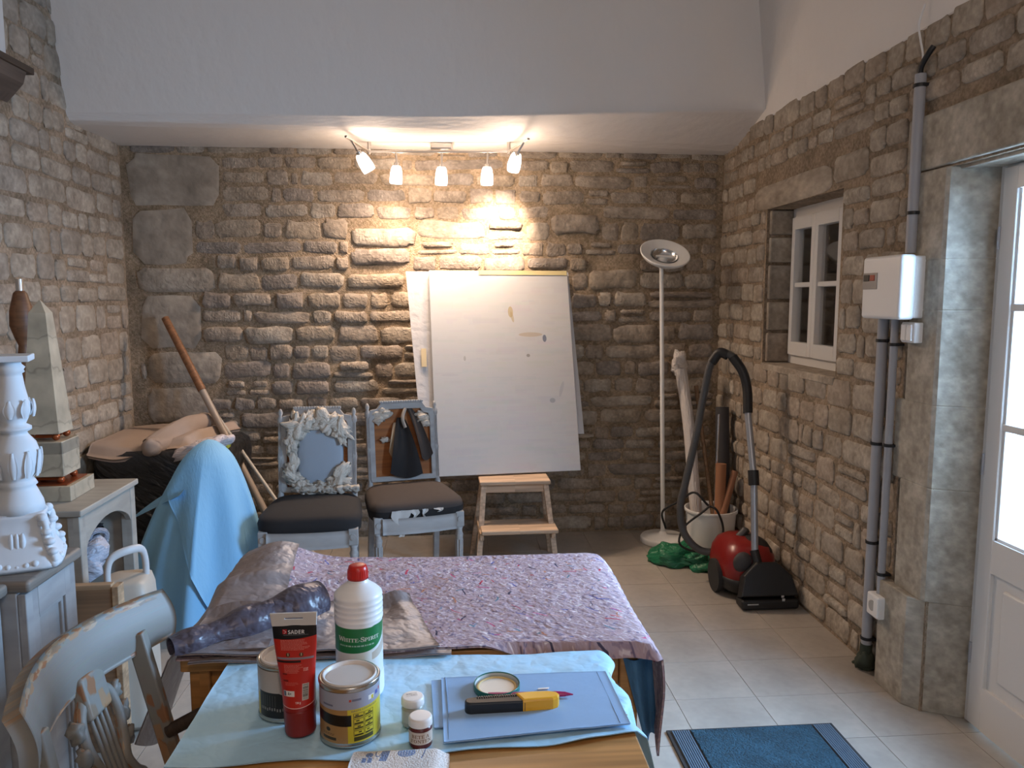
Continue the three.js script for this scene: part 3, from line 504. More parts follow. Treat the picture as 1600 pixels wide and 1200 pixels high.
{
  const bl = V(-0.105, 0.503, -4.33), br = V(0.742, 0.503, -4.43), W = br.clone().sub(bl).length(), H = 1.225, across = br.clone().sub(bl).normalize();
  const up = V(-0.02, 1, -0.292).addScaledVector(across, -V(-0.02, 1, -0.292).dot(across)).normalize(), out = across.clone().cross(up);
  const basis = new THREE.Matrix4().makeBasis(across, up, out);
  const panelTex = canvasTex(720, 1040, (c, w, h) => {
    c.fillStyle = 'rgb(243,243,243)'; c.fillRect(0, 0, w, h); seedTo(3);
    for (let i = 0; i < 500; i++) { c.fillStyle = `rgba(${rr(205, 250)},${rr(208, 250)},${rr(214, 250)},.10)`; c.fillRect(rnd() * w, rnd() * h, rr(20, 160), rr(2, 30)); }
    const smear = (x, y, rx, ry, col, rot = 0) => { c.fillStyle = col; c.beginPath(); c.ellipse(x * w, y * h, rx * w, ry * h, rot, 0, 7); c.fill(); };
    smear(0.565, 0.21, 0.018, 0.028, 'rgba(214,190,140,.7)'); smear(0.575, 0.235, 0.010, 0.028, 'rgba(206,180,130,.5)', -0.2); smear(0.70, 0.325, 0.085, 0.011, 'rgba(224,206,180,.75)'); smear(0.80, 0.345, 0.014, 0.018, 'rgba(120,130,152,.8)');
    smear(0.675, 0.43, 0.013, 0.008, 'rgba(160,156,150,.7)'); smear(0.225, 0.44, 0.008, 0.012, 'rgba(190,188,184,.6)'); smear(0.83, 0.655, 0.02, 0.012, 'rgba(170,176,188,.6)'); smear(0.12, 0.52, 0.06, 0.006, 'rgba(232,233,236,.8)');
    smear(0.9, 0.6, 0.012, 0.04, 'rgba(205,209,218,.5)', 0.3);
  });
  const t = thing('white_panel', 'large white panel with faint paint marks leaning on the step stool', 'panel');
  t.position.copy(bl); t.quaternion.setFromRotationMatrix(basis);
  const g = new RoundedBoxGeometry(W, H, 0.022, 2, 0.003).translate(W / 2, H / 2, 0.011), p = g.attributes.position, uv = g.attributes.uv; for (let i = 0; i < p.count; i++) uv.setXY(i, p.getX(i) / W, p.getY(i) / H);
  part('panel_board', g, mat(rgb(0.60, 0.60, 0.60), 0.42, { map: panelTex }), t);
  const b = thing('plastic_sheet', 'translucent grey plastic sheet taped up behind the white panel', 'plastic sheet');
  b.position.copy(bl).addScaledVector(out, -0.008); b.quaternion.copy(t.quaternion);
  part('film', sheet(20, 30, (u, v) => { const x = lerp(-0.075 - 0.06 * v, W + 0.045 - 0.03 * v, u), y = lerp(0.22, H + 0.004, v); return [x, y, -0.004 - 0.006 * Math.sin(u * 5 + v * 3) * Math.sin(v * Math.PI)]; }, 0.002, 1, 1.2), mat(rgb(0.55, 0.54, 0.54), 0.4, { bumpMap: T.crumple, bumpScale: 0.004 }), b);
  part('masking_tape', bx(0.55, 0.028, 0.0012, W - 0.28, H - 0.012, 0.0325, 0.0004), mat(rgb(0.62, 0.52, 0.26), 0.7), b, 'strip of yellowish masking tape');
  part('masking_tape', bx(0.03, 0.11, 0.0012, -0.045, 0.70, 0.003, 0.0004), mat(rgb(0.62, 0.50, 0.30), 0.7), b, 'short upright piece of masking tape');
}

// ---------- floor lamp ----------
{
  const t = thing('floor_lamp', 'white uplighter floor lamp with tilted dish head by the corner', 'floor lamp', [1.30, 0, -4.60]);
  part('base', lathe([[0.0001, 0.0], [0.135, 0.0], [0.14, 0.006], [0.14, 0.03], [0.132, 0.042], [0.03, 0.05], [0.016, 0.07], [0.0001, 0.07]], 48), M.white, t);
  part('pole', [bar(V(0, 0.05, 0), V(-0.045, 1.72, 0), 0.0135, 0.0125, 16), bar(V(-0.0205, 0.81, 0), V(-0.0208, 0.818, 0), 0.0145, 0.0145, 16)], M.white, t);
  const tilt = (g) => g.rotateX(0.62).rotateZ(-0.06).translate(-0.028, 1.775, 0.0);
  const hd = part('dish', tilt(lathe([[0.055, -0.045], [0.09, -0.035], [0.135, -0.008], [0.150, 0.012], [0.152, 0.020], [0.146, 0.024], [0.125, 0.012], [0.088, 0.002], [0.082, -0.004], [0.078, -0.03], [0.05, -0.042]], 56)), M.white, t);
  part('reflector', tilt(lathe([[0.0001, -0.036], [0.05, -0.032], [0.074, -0.016], [0.079, 0.004]], 40)), M.chrome, hd, 'shiny metal reflector');
  part('bulb', tilt(bar(V(-0.05, -0.008, 0), V(0.05, -0.008, 0), 0.008)), M.whitePlastic, hd);
  part('collar', bar(V(-0.045, 1.70, 0), V(-0.035, 1.755, -0.015), 0.017, 0.03, 16), M.white, t);
}

// ---------- bucket with rolls and sticks, green bag, cable ----------
{
  const bk = [1.535, 0, -4.40];
  const t = thing('bucket', 'white plastic bucket holding rolls and sticks beside the floor lamp', 'bucket', bk);
  part('tub', lathe([[0.0001, 0.004], [0.125, 0.0], [0.13, 0.006], [0.148, 0.25], [0.156, 0.252], [0.157, 0.27], [0.15, 0.272], [0.144, 0.255], [0.126, 0.012], [0.0001, 0.012]], 48), M.whitePlastic, t);
  part('bail', new THREE.TorusGeometry(0.152, 0.003, 8, 40, Math.PI).rotateX(0.5).rotateX(Math.PI).translate(0, 0.24, 0.012), M.pipe, t);
  const p = (x, y, z) => V(bk[0] + x, y, bk[2] + z);
  single('wrapped_roll', [tube([p(-0.06, 0.02, -0.01), p(-0.085, 0.4, -0.08), p(-0.10, 0.75, -0.16), p(-0.13, 1.08, -0.25)], 0.036, 30, 16), blob(0.05, 0.08, 0.05, 0.5, 71, 3).translate(bk[0] - 0.135, 1.12, bk[2] - 0.26)], mat(rgb(0.62, 0.58, 0.55), 0.3, { bumpMap: T.crumple, bumpScale: 0.01 }), 'tall white roll in crinkled clear plastic standing in bucket', 'roll');
  single('wooden_stick', bar(p(0.035, 0.02, 0.03), p(-0.035, 0.98, -0.24), 0.013, 0.013), mat(rgb(0.30, 0.185, 0.105), 0.6, { map: T.wood }), 'slim tan wooden stick leaning in the bucket', 'stick');
  single('cardboard_tube', bar(p(0.035, 0.02, 0.055), p(0.05, 0.54, 0.01), 0.031, 0.031, 24), mat(rgb(0.33, 0.15, 0.075), 0.8), 'short upright brown cardboard tube standing in bucket', 'tube');
  single('cardboard_tube', bar(p(-0.015, 0.02, 0.09), p(0.128, 0.50, 0.03), 0.02, 0.02, 24), mat(rgb(0.28, 0.13, 0.07), 0.8), 'thin brown tube leaning from bucket towards the stone wall', 'tube');
  single('fabric_roll', bar(p(0.09, 0.02, -0.03), p(0.10, 0.86, -0.14), 0.045, 0.04, 20), mat(rgb(0.045, 0.042, 0.045), 0.8), 'dark fabric roll standing at the back of bucket', 'roll');
  single('metal_rod', bar(p(0.02, 0.02, 0.0), p(0.048, 0.83, -0.05), 0.007, 0.007), M.chrome, 'thin shiny metal rod standing in the bucket', 'rod');
  const gb = single('plastic_bag', [blob(0.13, 0.06, 0.09, 0.8, 55, 4).translate(1.27, 0.05, -4.22), blob(0.11, 0.05, 0.08, 0.8, 57, 4).translate(1.40, 0.04, -4.13), blob(0.07, 0.045, 0.06, 0.8, 59, 3).translate(1.215, 0.035, -4.30)], mat(rgb(0.015, 0.16, 0.075), 0.35, { bumpMap: T.crumple, bumpScale: 0.012 }), 'crumpled green plastic bag on the floor before bucket', 'plastic bag');
  const q = (x, y, z) => onZ(x, y, z);
  single('power_cable', tube([q(1040, 825, -4.42), q(1035, 800, -4.40), q(1062, 783, -4.34), q(1087, 770, -4.2), q(1107, 790, -4.17), q(1118, 795, -4.15), q(1130, 830, -4.14), q(1118, 855, -4.12), q(1090, 862, -4.10), q(1062, 850, -4.12), q(1068, 825, -4.14), q(1098, 800, -4.15), q(1110, 790, -4.14)], 0.0065, 90, 8), M.blackRubber, 'black power cable looped over the front of bucket', 'cable');
}

// ---------- vacuum cleaner ----------
{
  const t = thing('vacuum_cleaner', 'red and black vacuum cleaner with upright tube and grey hose', 'vacuum cleaner');
  const red = mat(rgb(0.22, 0.012, 0.01), 0.3), c = V(1.50, 0, -3.80);
  const out = superell(0.145, 0.19, 3);
  part('body', loftRings([[0.055, 0.86], [0.10, 1.0], [0.16, 1.0], [0.215, 0.94], [0.26, 0.78], [0.285, 0.52], [0.292, 0.25]], out, 48).translate(c.x, 0, c.z), red, t);
  part('lower_shell', loftRings([[0.03, 0.82], [0.05, 0.98], [0.085, 1.03], [0.11, 1.02], [0.115, 0.9]], out, 48).translate(c.x, 0, c.z), M.black, t);
  part('lid', loftRings([[0.20, 0.80], [0.24, 0.74], [0.275, 0.55], [0.298, 0.22]], superell(0.12, 0.15, 3), 40).translate(c.x + 0.035, 0, c.z + 0.035), M.black, t);
  for (const s of [-1, 1]) part('wheel', new THREE.CylinderGeometry(0.085, 0.085, 0.035, 32).rotateZ(Math.PI / 2).translate(c.x + s * 0.142, 0.086, c.z + 0.02), M.blackRubber, t);
  part('vent_cap', new THREE.SphereGeometry(0.055, 24, 16).scale(0.9, 1, 0.5).translate(c.x - 0.06, 0.20, c.z + 0.165), mat(rgb(0.05, 0.045, 0.045), 0.6), t);
  // floor head, resting on the floor before the body and leaning up
  const h = V(1.535, 0, -3.545);
  const head = part('floor_head', [bx(0.29, 0.05, 0.09, h.x, 0.03, h.z, 0.014), boxUV(extrude([[-0.145, 0], [0.145, 0], [0.12, 0.1], [0.05, 0.165], [-0.05, 0.165], [-0.12, 0.1]], 0.05, 0.008)).rotateX(-0.35).translate(h.x, 0.05, h.z - 0.02), bar(V(h.x - 0.02, 0.15, h.z - 0.055), V(h.x - 0.035, 0.26, h.z - 0.10), 0.027, 0.022, 20)], M.black, t);
  const mark = mat(rgb(0.45, 0.45, 0.45), 0.5);
  part('printed_mark', bx(0.055, 0.006, 0.001, h.x - 0.09, 0.036, h.z + 0.0455, 0), mark, head); part('printed_mark', [bx(0.014, 0.010, 0.001, h.x + 0.055, 0.075, h.z + 0.0505, 0), bx(0.014, 0.013, 0.001, h.x + 0.06, 0.058, h.z + 0.0505, 0)], mark, head);
  const a = V(h.x - 0.033, 0.245, h.z - 0.095), mid = onZ(1178, 748, -3.72), top = onZ(1168, 640, -3.83);
  part('suction_tube', [bar(a, mid, 0.0175, 0.0175, 20), bar(mid, top, 0.0175, 0.0175, 20)], mat(rgb(0.40, 0.42, 0.46), 0.35, { metal: 0.6 }), t, 'grey metal suction tube');
  part('tube_coupling', bar(mid.clone().lerp(a, 0.09), mid.clone().lerp(top, 0.12), 0.027, 0.027, 20), M.black, t);
  const q = (x, y, z) => onZ(x, y, z), hp = [top.clone().lerp(mid, 0.05), q(1167, 605, -3.86), q(1160, 580, -3.88), q(1145, 558, -3.92), q(1125, 551, -3.96), q(1112, 566, -3.98), q(1100, 615, -4.0), q(1088, 680, -4.0), q(1072, 750, -4.0), q(1063, 795, -4.0), q(1070, 835, -3.98), q(1095, 860, -3.95), q(1125, 861, -3.90), q(1148, 850, -3.84), q(1165, 828, -3.80), V(c.x - 0.03, 0.27, c.z)];
  const hose = new THREE.CatmullRomCurve3(hp, false, 'centripetal'), hg = new THREE.TubeGeometry(hose, 420, 0.0215, 12), pp = hg.attributes.position, fr = 421;
  for (let i = 0; i < fr; i++) { const ce = hose.getPointAt(i / 420), k = i % 2 ? 1.0 : 0.86; for (let j = 0; j <= 12; j++) { const id = i * 13 + j, v = V(pp.getX(id), pp.getY(id), pp.getZ(id)).sub(ce).multiplyScalar(k).add(ce); pp.setXYZ(id, v.x, v.y, v.z); } }
  hg.computeVertexNormals();
  part('hose', hg, mat(rgb(0.075, 0.073, 0.073), 0.5), t, 'dark grey ribbed hose');
  part('hose_grip', tube([hp[0], hp[1], hp[2], hp[3]], 0.0245, 30, 14), M.black, t); part('hose_cuff', tube([hp[3].clone().lerp(hp[4], 0.4), hp[4], hp[5]], 0.026, 16, 14), M.black, t);
}
// ---------- electrical things on the right wall, door mat ----------
{
  const t = thing('fuse_box', 'white plastic fuse box on the stone wall between the grey conduits', 'fuse box', [XR, 0, 0]);
  part('box_cover', bx(0.062, 0.235, 0.262, -0.079, 1.56, -2.795, 0.014, 4), M.whitePlastic, t); part('box_back', bx(0.055, 0.225, 0.25, -0.026, 1.56, -2.795, 0.008), M.whitePlastic, t);
  const w = part('switch_window', bx(0.006, 0.062, 0.10, -0.110, 1.585, -2.865, 0.002), mat(rgb(0.32, 0.30, 0.28), 0.4), t, 'grey switch window');
  part('breaker', bx(0.006, 0.024, 0.040, -0.1125, 1.597, -2.887, 0.002), M.black, w); part('breaker', bx(0.006, 0.022, 0.032, -0.1125, 1.597, -2.846, 0.002), mat(rgb(0.35, 0.06, 0.03), 0.5), w, 'red switch');
  const s = thing('light_switch', 'small white surface switch just below the fuse box', 'switch', [XR, 0, 0]);
  part('switch_body', bx(0.05, 0.075, 0.085, -0.022, 1.395, -2.705, 0.006), M.whitePlastic, s); part('rocker', bx(0.01, 0.06, 0.03, -0.049, 1.395, -2.69, 0.003), M.whitePlastic, s); part('rocker', bx(0.01, 0.06, 0.03, -0.049, 1.395, -2.724, 0.003), M.whitePlastic, s);
  const conduit = (label, z, y0, y1, r, clips, x = XR - 0.028) => {
    const c = thing('conduit', label, 'conduit', [x, 0, z], 0, 'grey conduits on the right wall');
    part('pipe', cyl(r, r, y1 - y0, 0, (y0 + y1) / 2, 0, 20), M.pipe, c);
    for (const y of clips) part('clip', [cyl(r + 0.004, r + 0.004, 0.012, 0, y, 0, 20), bx(0.03, 0.01, r * 2.6, 0.016, y, 0, 0.002)], M.black, c, 'black pipe clip');
    return c;
  };
  conduit('grey conduit rising from the fuse box towards the ceiling', -2.745, 1.685, 2.32, 0.0195, [1.83, 2.28]);
  conduit('thick grey conduit running down from the fuse box to the floor', -2.90, 0.10, 1.44, 0.0205, [1.355, 0.945, 0.54, 0.135]);
  conduit('thin grey conduit running down to the wall socket', -2.808, 0.33, 1.44, 0.0145, [1.345, 0.955, 0.44], XR - 0.035);
  single('conduit_sleeve', [cyl(0.024, 0.026, 0.05, XR - 0.028, 0.085, -2.90, 20), blob(0.035, 0.045, 0.035, 0.6, 31, 3).translate(XR - 0.03, 0.038, -2.90), bar(V(XR - 0.03, 0.05, -2.90), V(XR - 0.06, 0.01, -2.94), 0.012, 0.006)], mat(rgb(0.035, 0.045, 0.03), 0.8), 'dark mossy sleeve where the thick conduit meets the floor', 'sleeve');
  const k = thing('wall_socket', 'white surface socket low on the dressed stone at the conduit end', 'socket', [XR, 0, 0]);
  part('socket_body', bx(0.05, 0.09, 0.085, -0.046, 0.315, -2.80, 0.008), M.whitePlastic, k); part('socket_well', new THREE.CylinderGeometry(0.021, 0.021, 0.006, 24).rotateZ(Math.PI / 2).translate(-0.0715, 0.315, -2.80), mat(rgb(0.38, 0.38, 0.37), 0.5), k); part('flap', bx(0.008, 0.08, 0.03, -0.073, 0.318, -2.768, 0.003), M.whitePlastic, k);
  single('wall_cable', tube([V(XR - 0.028, 2.30, -2.745), V(XR - 0.03, 2.38, -2.735), V(XR - 0.03, 2.44, -2.755), V(XR - 0.03, 2.50, -2.77), V(XR - 0.03, 2.56, -2.74)], 0.004, 24, 6), M.whitePlastic, 'thin white cable leaving the upper conduit end', 'cable');
  single('black_sheath', tube([V(XR - 0.028, 2.31, -2.745), V(XR - 0.032, 2.34, -2.74), V(XR - 0.03, 2.38, -2.70), V(XR - 0.02, 2.40, -2.69)], 0.010, 16, 8), M.black, 'black cable sheath bending out of the upper conduit', 'cable');
}
{
  const x0 = 0.735, x1 = 1.34, z0 = -2.505, z1 = -2.09, cx = (x0 + x1) / 2, cz = (z0 + z1) / 2;
  const t = thing('door_mat', 'dark blue door mat with ribbed end strips and black rubber edge', 'door mat', [cx, 0, cz], 0.004);
  const w = x1 - x0, d = z1 - z0;
  part('rubber_base', bx(w, 0.008, d, 0, 0.005, 0, 0.003), M.blackRubber, t);
  part('carpet_field', bx(w - 0.168, 0.008, d - 0.03, 0, 0.0115, 0, 0.003), mat(rgb(0.022, 0.075, 0.115), 0.95, { map: T.pileCol, bumpMap: T.pile, bumpScale: 0.006 }), t);
  const rib = mat(rgb(0.075, 0.115, 0.16), 0.8), rg = bx(0.0065, 0.008, d - 0.03, 0, 0.0115, 0, 0.0025);
  for (const s of [-1, 1]) for (let k = 0; k < 8; k++) part('rib', rg, rib, t).position.set(s * (w / 2 - 0.019 - k * 0.0079), 0, 0);
}
// ---------- left side: cabinets, desk, pile, drop sheet ----------
const cabGrey = mat(rgb(0.40, 0.405, 0.41), 0.55, { map: T.paint }), cabTop = mat(rgb(0.27, 0.25, 0.235), 0.5, { map: T.wood });
{
  const t = thing('sideboard', 'grey painted sideboard with stepped panelled front carrying the candlestick', 'sideboard', [0, 0, 0]), h = 0.85;
  part('carcass', [span(-1.55, -1.045, 0.06, h - 0.03, -2.09, -1.85, 0.004), span(-1.55, -1.10, 0.06, h - 0.03, -1.85, -0.95, 0.004), span(-1.53, -1.09, 0, 0.07, -2.07, -0.97, 0.003)], cabGrey, t);
  part('worktop', [span(-1.56, -1.012, h - 0.03, h, -2.11, -1.845, 0.010), span(-1.56, -1.058, h - 0.031, h - 0.001, -1.845, -0.94, 0.010)], cabTop, t, 'worn wooden top');
  const face = (x, z0, z1, y0, y1) => {
    const d = part('door', frameYZ(x, x + 0.02, y0, y1, z0, z1, 0.055, 0.07, 0.08, 0.003), cabGrey, t);
    part('door_panel', span(x - 0.003, x + 0.006, y0 + 0.06, y1 - 0.05, z0 + 0.045, z1 - 0.045, 0.003), cabGrey, d);
    part('moulding', frameYZ(x + 0.004, x + 0.014, y0 + 0.081, y1 - 0.071, z0 + 0.056, z1 - 0.056, 0.011, 0.011, 0.011, 0.003), cabGrey, d);
  };
  face(-1.045, -2.09, -1.852, 0.08, h - 0.035); face(-1.10, -1.845, -1.40, 0.08, h - 0.035); face(-1.10, -1.395, -0.955, 0.08, h - 0.035);
}
{ // carved candlestick
  const t = thing('candlestick', 'tall carved white candlestick with leafy foot on the grey sideboard', 'candlestick', [-1.098, 0.851, -1.985], 0.35);
  const wm = mat(rgb(0.62, 0.66, 0.70), 0.6);
  part('shaft', lathe([[0.03, 0.13], [0.058, 0.135], [0.054, 0.16], [0.042, 0.19], [0.038, 0.198], [0.044, 0.203], [0.040, 0.212], [0.035, 0.218], [0.047, 0.235], [0.053, 0.26], [0.053, 0.285], [0.046, 0.31], [0.032, 0.328], [0.028, 0.336], [0.039, 0.342], [0.039, 0.350], [0.027, 0.357], [0.034, 0.372], [0.042, 0.395], [0.041, 0.412], [0.036, 0.418], [0.030, 0.45], [0.027, 0.476], [0.026, 0.483], [0.032, 0.487], [0.030, 0.493], [0.034, 0.499], [0.026, 0.507], [0.026, 0.518], [0.0001, 0.519]], 40), wm, t);
  part('drip_plate', bx(0.098, 0.016, 0.098, 0, 0.522, 0, 0.003), wm, t);
  const leaf = (r0, y0, r1, y1, w, n, off = 0) => { const out = []; for (let k = 0; k < n; k++) { const g = sheet(6, 8, (u, v) => { const q = Math.sin(Math.PI * clamp(v * 0.9 + 0.1)) * w, r = lerp(r0, r1, v) + 0.0035 * Math.sin(v * Math.PI) + 0.0025 * (1 - Math.abs(u - 0.5) * 2); const th = (u - 0.5) * q * 2 / r; return [r * Math.sin(th), lerp(y0, y1, v), r * Math.cos(th)]; }, 0.003); out.push(g.rotateY((k + off) / n * 6.283)); } return out; };
  part('carved_leaf', [...leaf(0.042, 0.375, 0.043, 0.418, 0.012, 8), ...leaf(0.046, 0.225, 0.054, 0.292, 0.009, 10)], wm, t);
  const outline = (a) => { const k = 1 + 0.16 * Math.cos(a * 4) * 0 + 0.12 * Math.pow(Math.abs(Math.cos(a * 2)), 3); const [x, z] = superell(1, 1, 2.6)(a + Math.PI / 4); return [x * k, z * k]; };
  const foot = part('foot', loftRings([[0.0, 0.092], [0.012, 0.095], [0.024, 0.088], [0.05, 0.074], [0.09, 0.060], [0.118, 0.055], [0.128, 0.060], [0.137, 0.054]], outline, 64), wm, t);
  const scroll = []; seedTo(66);
  for (let k = 0; k < 4; k++) {
    const a = k / 4 * 6.283 + Math.PI / 4, c = Math.cos(a), s = Math.sin(a), P = (r, y) => V(c * r, y, s * r);
    scroll.push(tube([P(0.100, 0.012), P(0.112, 0.020), P(0.108, 0.034), P(0.094, 0.048), P(0.086, 0.075), P(0.088, 0.100), P(0.082, 0.116), P(0.072, 0.108)], 0.0085, 40, 10), at(new THREE.SphereGeometry(0.012, 14, 10), c * 0.108, 0.013, s * 0.108), at(new THREE.SphereGeometry(0.012, 14, 10), c * 0.078, 0.124, s * 0.078));
    for (let j = 0; j < 3; j++) scroll.push(at(new THREE.SphereGeometry(0.013, 12, 8).scale(1, 0.75, 1), c * (0.107 - j * 0.009), 0.042 + j * 0.024, s * (0.107 - j * 0.009)));
    const b = k / 4 * 6.283, cb = Math.cos(b), sb = Math.sin(b);
    for (let j = -2; j <= 2; j++) scroll.push(at(new THREE.SphereGeometry(0.009, 12, 8), cb * 0.086 - sb * j * 0.019, 0.012 + 0.003 * Math.abs(j), sb * 0.086 + cb * j * 0.019));
    scroll.push(...[-1, 0, 1].map((j) => at(new THREE.SphereGeometry(0.010, 10, 8).scale(0.7, 2.6, 0.7), cb * 0.066 - sb * j * 0.012, 0.068, sb * 0.066 + cb * j * 0.012)));
  }
  part('acanthus_scrolls', scroll, wm, foot);
}
{ // cream kneehole desk
  const t = thing('writing_desk', 'small cream painted desk with arched apron against the stone wall', 'desk', [0, 0, 0]), cream = mat(rgb(0.46, 0.44, 0.39), 0.6, { map: T.paint });
  const x0 = -1.94, x1 = -1.37, z0 = -3.345, z1 = -2.85, h = 0.75;
  part('desk_top', span(x0, x1 + 0.012, h - 0.024, h, z0 - 0.01, z1 + 0.012, 0.005), cream, t);
  for (const [x, z] of [[x1 - 0.024, z1 - 0.024], [x1 - 0.024, z0 + 0.024], [x0 + 0.03, z1 - 0.024], [x0 + 0.03, z0 + 0.024]]) part('leg', bx(0.046, h - 0.024, 0.046, x, (h - 0.024) / 2, z, 0.004), cream, t);
  const sp = part('side_panel', [span(x0 + 0.05, x1 - 0.101, h - 0.10, h - 0.025, z1 - 0.03, z1 - 0.008, 0.003), span(x0 + 0.05, x1 - 0.101, 0.12, 0.19, z1 - 0.03, z1 - 0.008, 0.003), span(x1 - 0.10, x1 - 0.048, 0.12, h - 0.025, z1 - 0.03, z1 - 0.008, 0.003)], cream, t);
  part('raised_field', span(x0 + 0.05, x1 - 0.095, 0.18, h - 0.095, z1 - 0.03, z1 - 0.018, 0.003), cream, sp);
  part('side_panel', span(x0 + 0.05, x1 - 0.04, 0.12, h - 0.024, z0 + 0.008, z0 + 0.028, 0.003), cream, t); part('back_panel', span(x0, x0 + 0.012, 0.12, h - 0.024, z0 + 0.03, z1 - 0.03, 0.002), cream, t);
  const L = z1 - z0 - 0.09, arch = [[0, 0], [L, 0]]; for (let k = 0; k <= 16; k++) { const u = 1 - k / 16; arch.push([u * L, -0.145 + 0.085 * Math.pow(Math.sin(u * Math.PI), 0.6)]); }
  part('apron', boxUV(extrude(arch, 0.018, 0.002)).rotateY(-Math.PI / 2).translate(x1 - 0.006, h - 0.024, z0 + 0.045), cream, t);
  part('shelf_board', span(x0 + 0.02, x1 - 0.03, 0.12, 0.138, z0 + 0.02, z1 - 0.02, 0.002), cream, t);
  single('bin_bag', [blob(0.14, 0.09, 0.10, 0.8, 81, 4).translate(-1.60, 0.55, -3.19), blob(0.14, 0.17, 0.11, 0.6, 82, 4).translate(-1.64, 0.32, -3.20)], M.binbag, 'black plastic sack stuffed inside the cream desk', 'plastic bag');
  single('carrier_bag', [blob(0.11, 0.11, 0.08, 1.0, 84, 4).translate(-1.475, 0.50, -2.975), blob(0.09, 0.16, 0.06, 0.9, 86, 4).translate(-1.48, 0.31, -2.965), tube([V(-1.43, 0.56, -2.95), V(-1.40, 0.62, -3.0), V(-1.38, 0.60, -3.07), V(-1.39, 0.54, -3.08)], 0.012, 20, 8)], mat(rgb(0.42, 0.46, 0.55), 0.4, { bumpMap: T.crumple, bumpScale: 0.02 }), 'crumpled white carrier bag inside the cream desk', 'plastic bag');
  // the obelisk and what stands beside it
  const ob = thing('obelisk', 'cream marbled obelisk on stacked plinths with copper ball feet on the desk', 'obelisk', [-1.575, h, -3.08], 0.06);
  const om = mat(rgb(0.60, 0.54, 0.46), 0.45, { map: T.marble }), om2 = mat(rgb(0.40, 0.365, 0.32), 0.45, { map: T.marble }), cop = mat(rgb(0.36, 0.10, 0.035), 0.35, { metal: 0.7 });
  part('plinth', bx(0.225, 0.058, 0.225, 0, 0.03, 0, 0.002), om, ob); part('plinth', bx(0.155, 0.135, 0.155, 0, 0.158, 0, 0.002), om, ob);
  part('top_veneer', bx(0.19, 0.004, 0.19, 0, 0.0615, 0, 0.001), cop, ob, 'reddish brown top face');
  part('dark_band', bx(0.1565, 0.045, 0.1565, 0, 0.2, 0, 0.002), om2, ob);
  for (const [y, d] of [[0.0765, 0.058], [0.241, 0.046]]) for (const sx of [-1, 1]) for (const sz of [-1, 1]) part('ball_foot', at(new THREE.SphereGeometry(0.0145, 16, 12), sx * d, y, sz * d), cop, ob, 'copper ball foot');
  part('ball_foot', bx(0.085, 0.010, 0.085, 0, 0.0760, 0, 0.001), cop, ob); part('ball_foot', bx(0.07, 0.012, 0.07, 0, 0.241, 0, 0.001), cop, ob);
  const sq = (s) => [[-s, -s], [s, -s], [s, s], [-s, s]], py = (a, b, y0, y1) => { const g = new THREE.CylinderGeometry(b * Math.SQRT2, a * Math.SQRT2, y1 - y0, 4, 1).rotateY(Math.PI / 4).translate(0, (y0 + y1) / 2, 0); return boxUV(g); };
  const shaft = py(0.064, 0.030, 0.254, 0.715), tip = py(0.030, 0.001, 0.715, 0.765); [shaft, tip].forEach((g) => g.computeVertexNormals());
  part('needle', [shaft, tip], om, ob); void sq;
  const br = thing('turned_lamp_base', 'slender turned brown wooden lamp base behind the candlestick', 'lamp base', [-1.742, h, -3.262]);
  part('stem', lathe([[0.0001, 0], [0.06, 0], [0.062, 0.02], [0.03, 0.05], [0.02, 0.09], [0.028, 0.2], [0.03, 0.45], [0.022, 0.55], [0.018, 0.58], [0.03, 0.61], [0.045, 0.66], [0.042, 0.72], [0.025, 0.79], [0.016, 0.80], [0.0001, 0.80]], 28), M.brownWood, br); part('socket', cyl(0.014, 0.014, 0.05, 0, 0.822, 0, 16), M.nickel, br);
}
{ // tan board and the portable appliance on the floor
  const b = thing('wooden_board', 'tan wooden board with pale edge standing between sideboard and desk', 'board', [-1.36, 0, -2.53], 0.05);
  part('board_face', bx(0.46, 0.57, 0.022, 0, 0.2855, 0, 0.003), M.tanBoard, b); part('edge_strip', bx(0.022, 0.575, 0.05, 0.241, 0.2885, -0.012, 0.003), M.tanEdge, b, 'pale edge strip'); part('edge_strip', bx(0.46, 0.018, 0.03, 0, 0.575, -0.004, 0.003), M.tanEdge, b);
  const t = thing('dehumidifier', 'cream plastic portable appliance with carrying handle and side vents', 'dehumidifier', [-1.165, 0, -2.735], 0.2), dz = (t.scale.set(0.88, 1.17, 0.95), 0), cr0 = mat(rgb(0.47, 0.42, 0.35), 0.5), cr1 = mat(rgb(0.55, 0.55, 0.55), 0.45);
  part('body', loftRings([[0.01, 0.94], [0.025, 1], [0.36, 1], [0.42, 0.96], [0.45, 0.86], [0.46, 0.6]], superell(0.098, 0.115, 5), 44), cr0, t);
  part('water_tank', loftRings([[0.02, 0.95], [0.03, 1], [0.38, 1], [0.42, 0.9], [0.43, 0.6]], superell(0.055, 0.035, 4), 36).translate(-0.045, 0, 0.105), cr1, t, 'greyish front tank');
  part('handle', tube([V(-0.055, 0.42, 0.06), V(-0.055, 0.50, 0.06), V(-0.042, 0.53, 0.05), V(0.015, 0.545, 0.02), V(0.055, 0.535, -0.02), V(0.065, 0.50, -0.03), V(0.065, 0.43, -0.03)], 0.013, 40, 12), cr1, t);
  for (let k = 0; k < 9; k++) part('vent_slot', bx(0.004, 0.007, 0.09, 0.0985, 0.26 + k * 0.016, 0.02, 0.001), M.black, t);
}
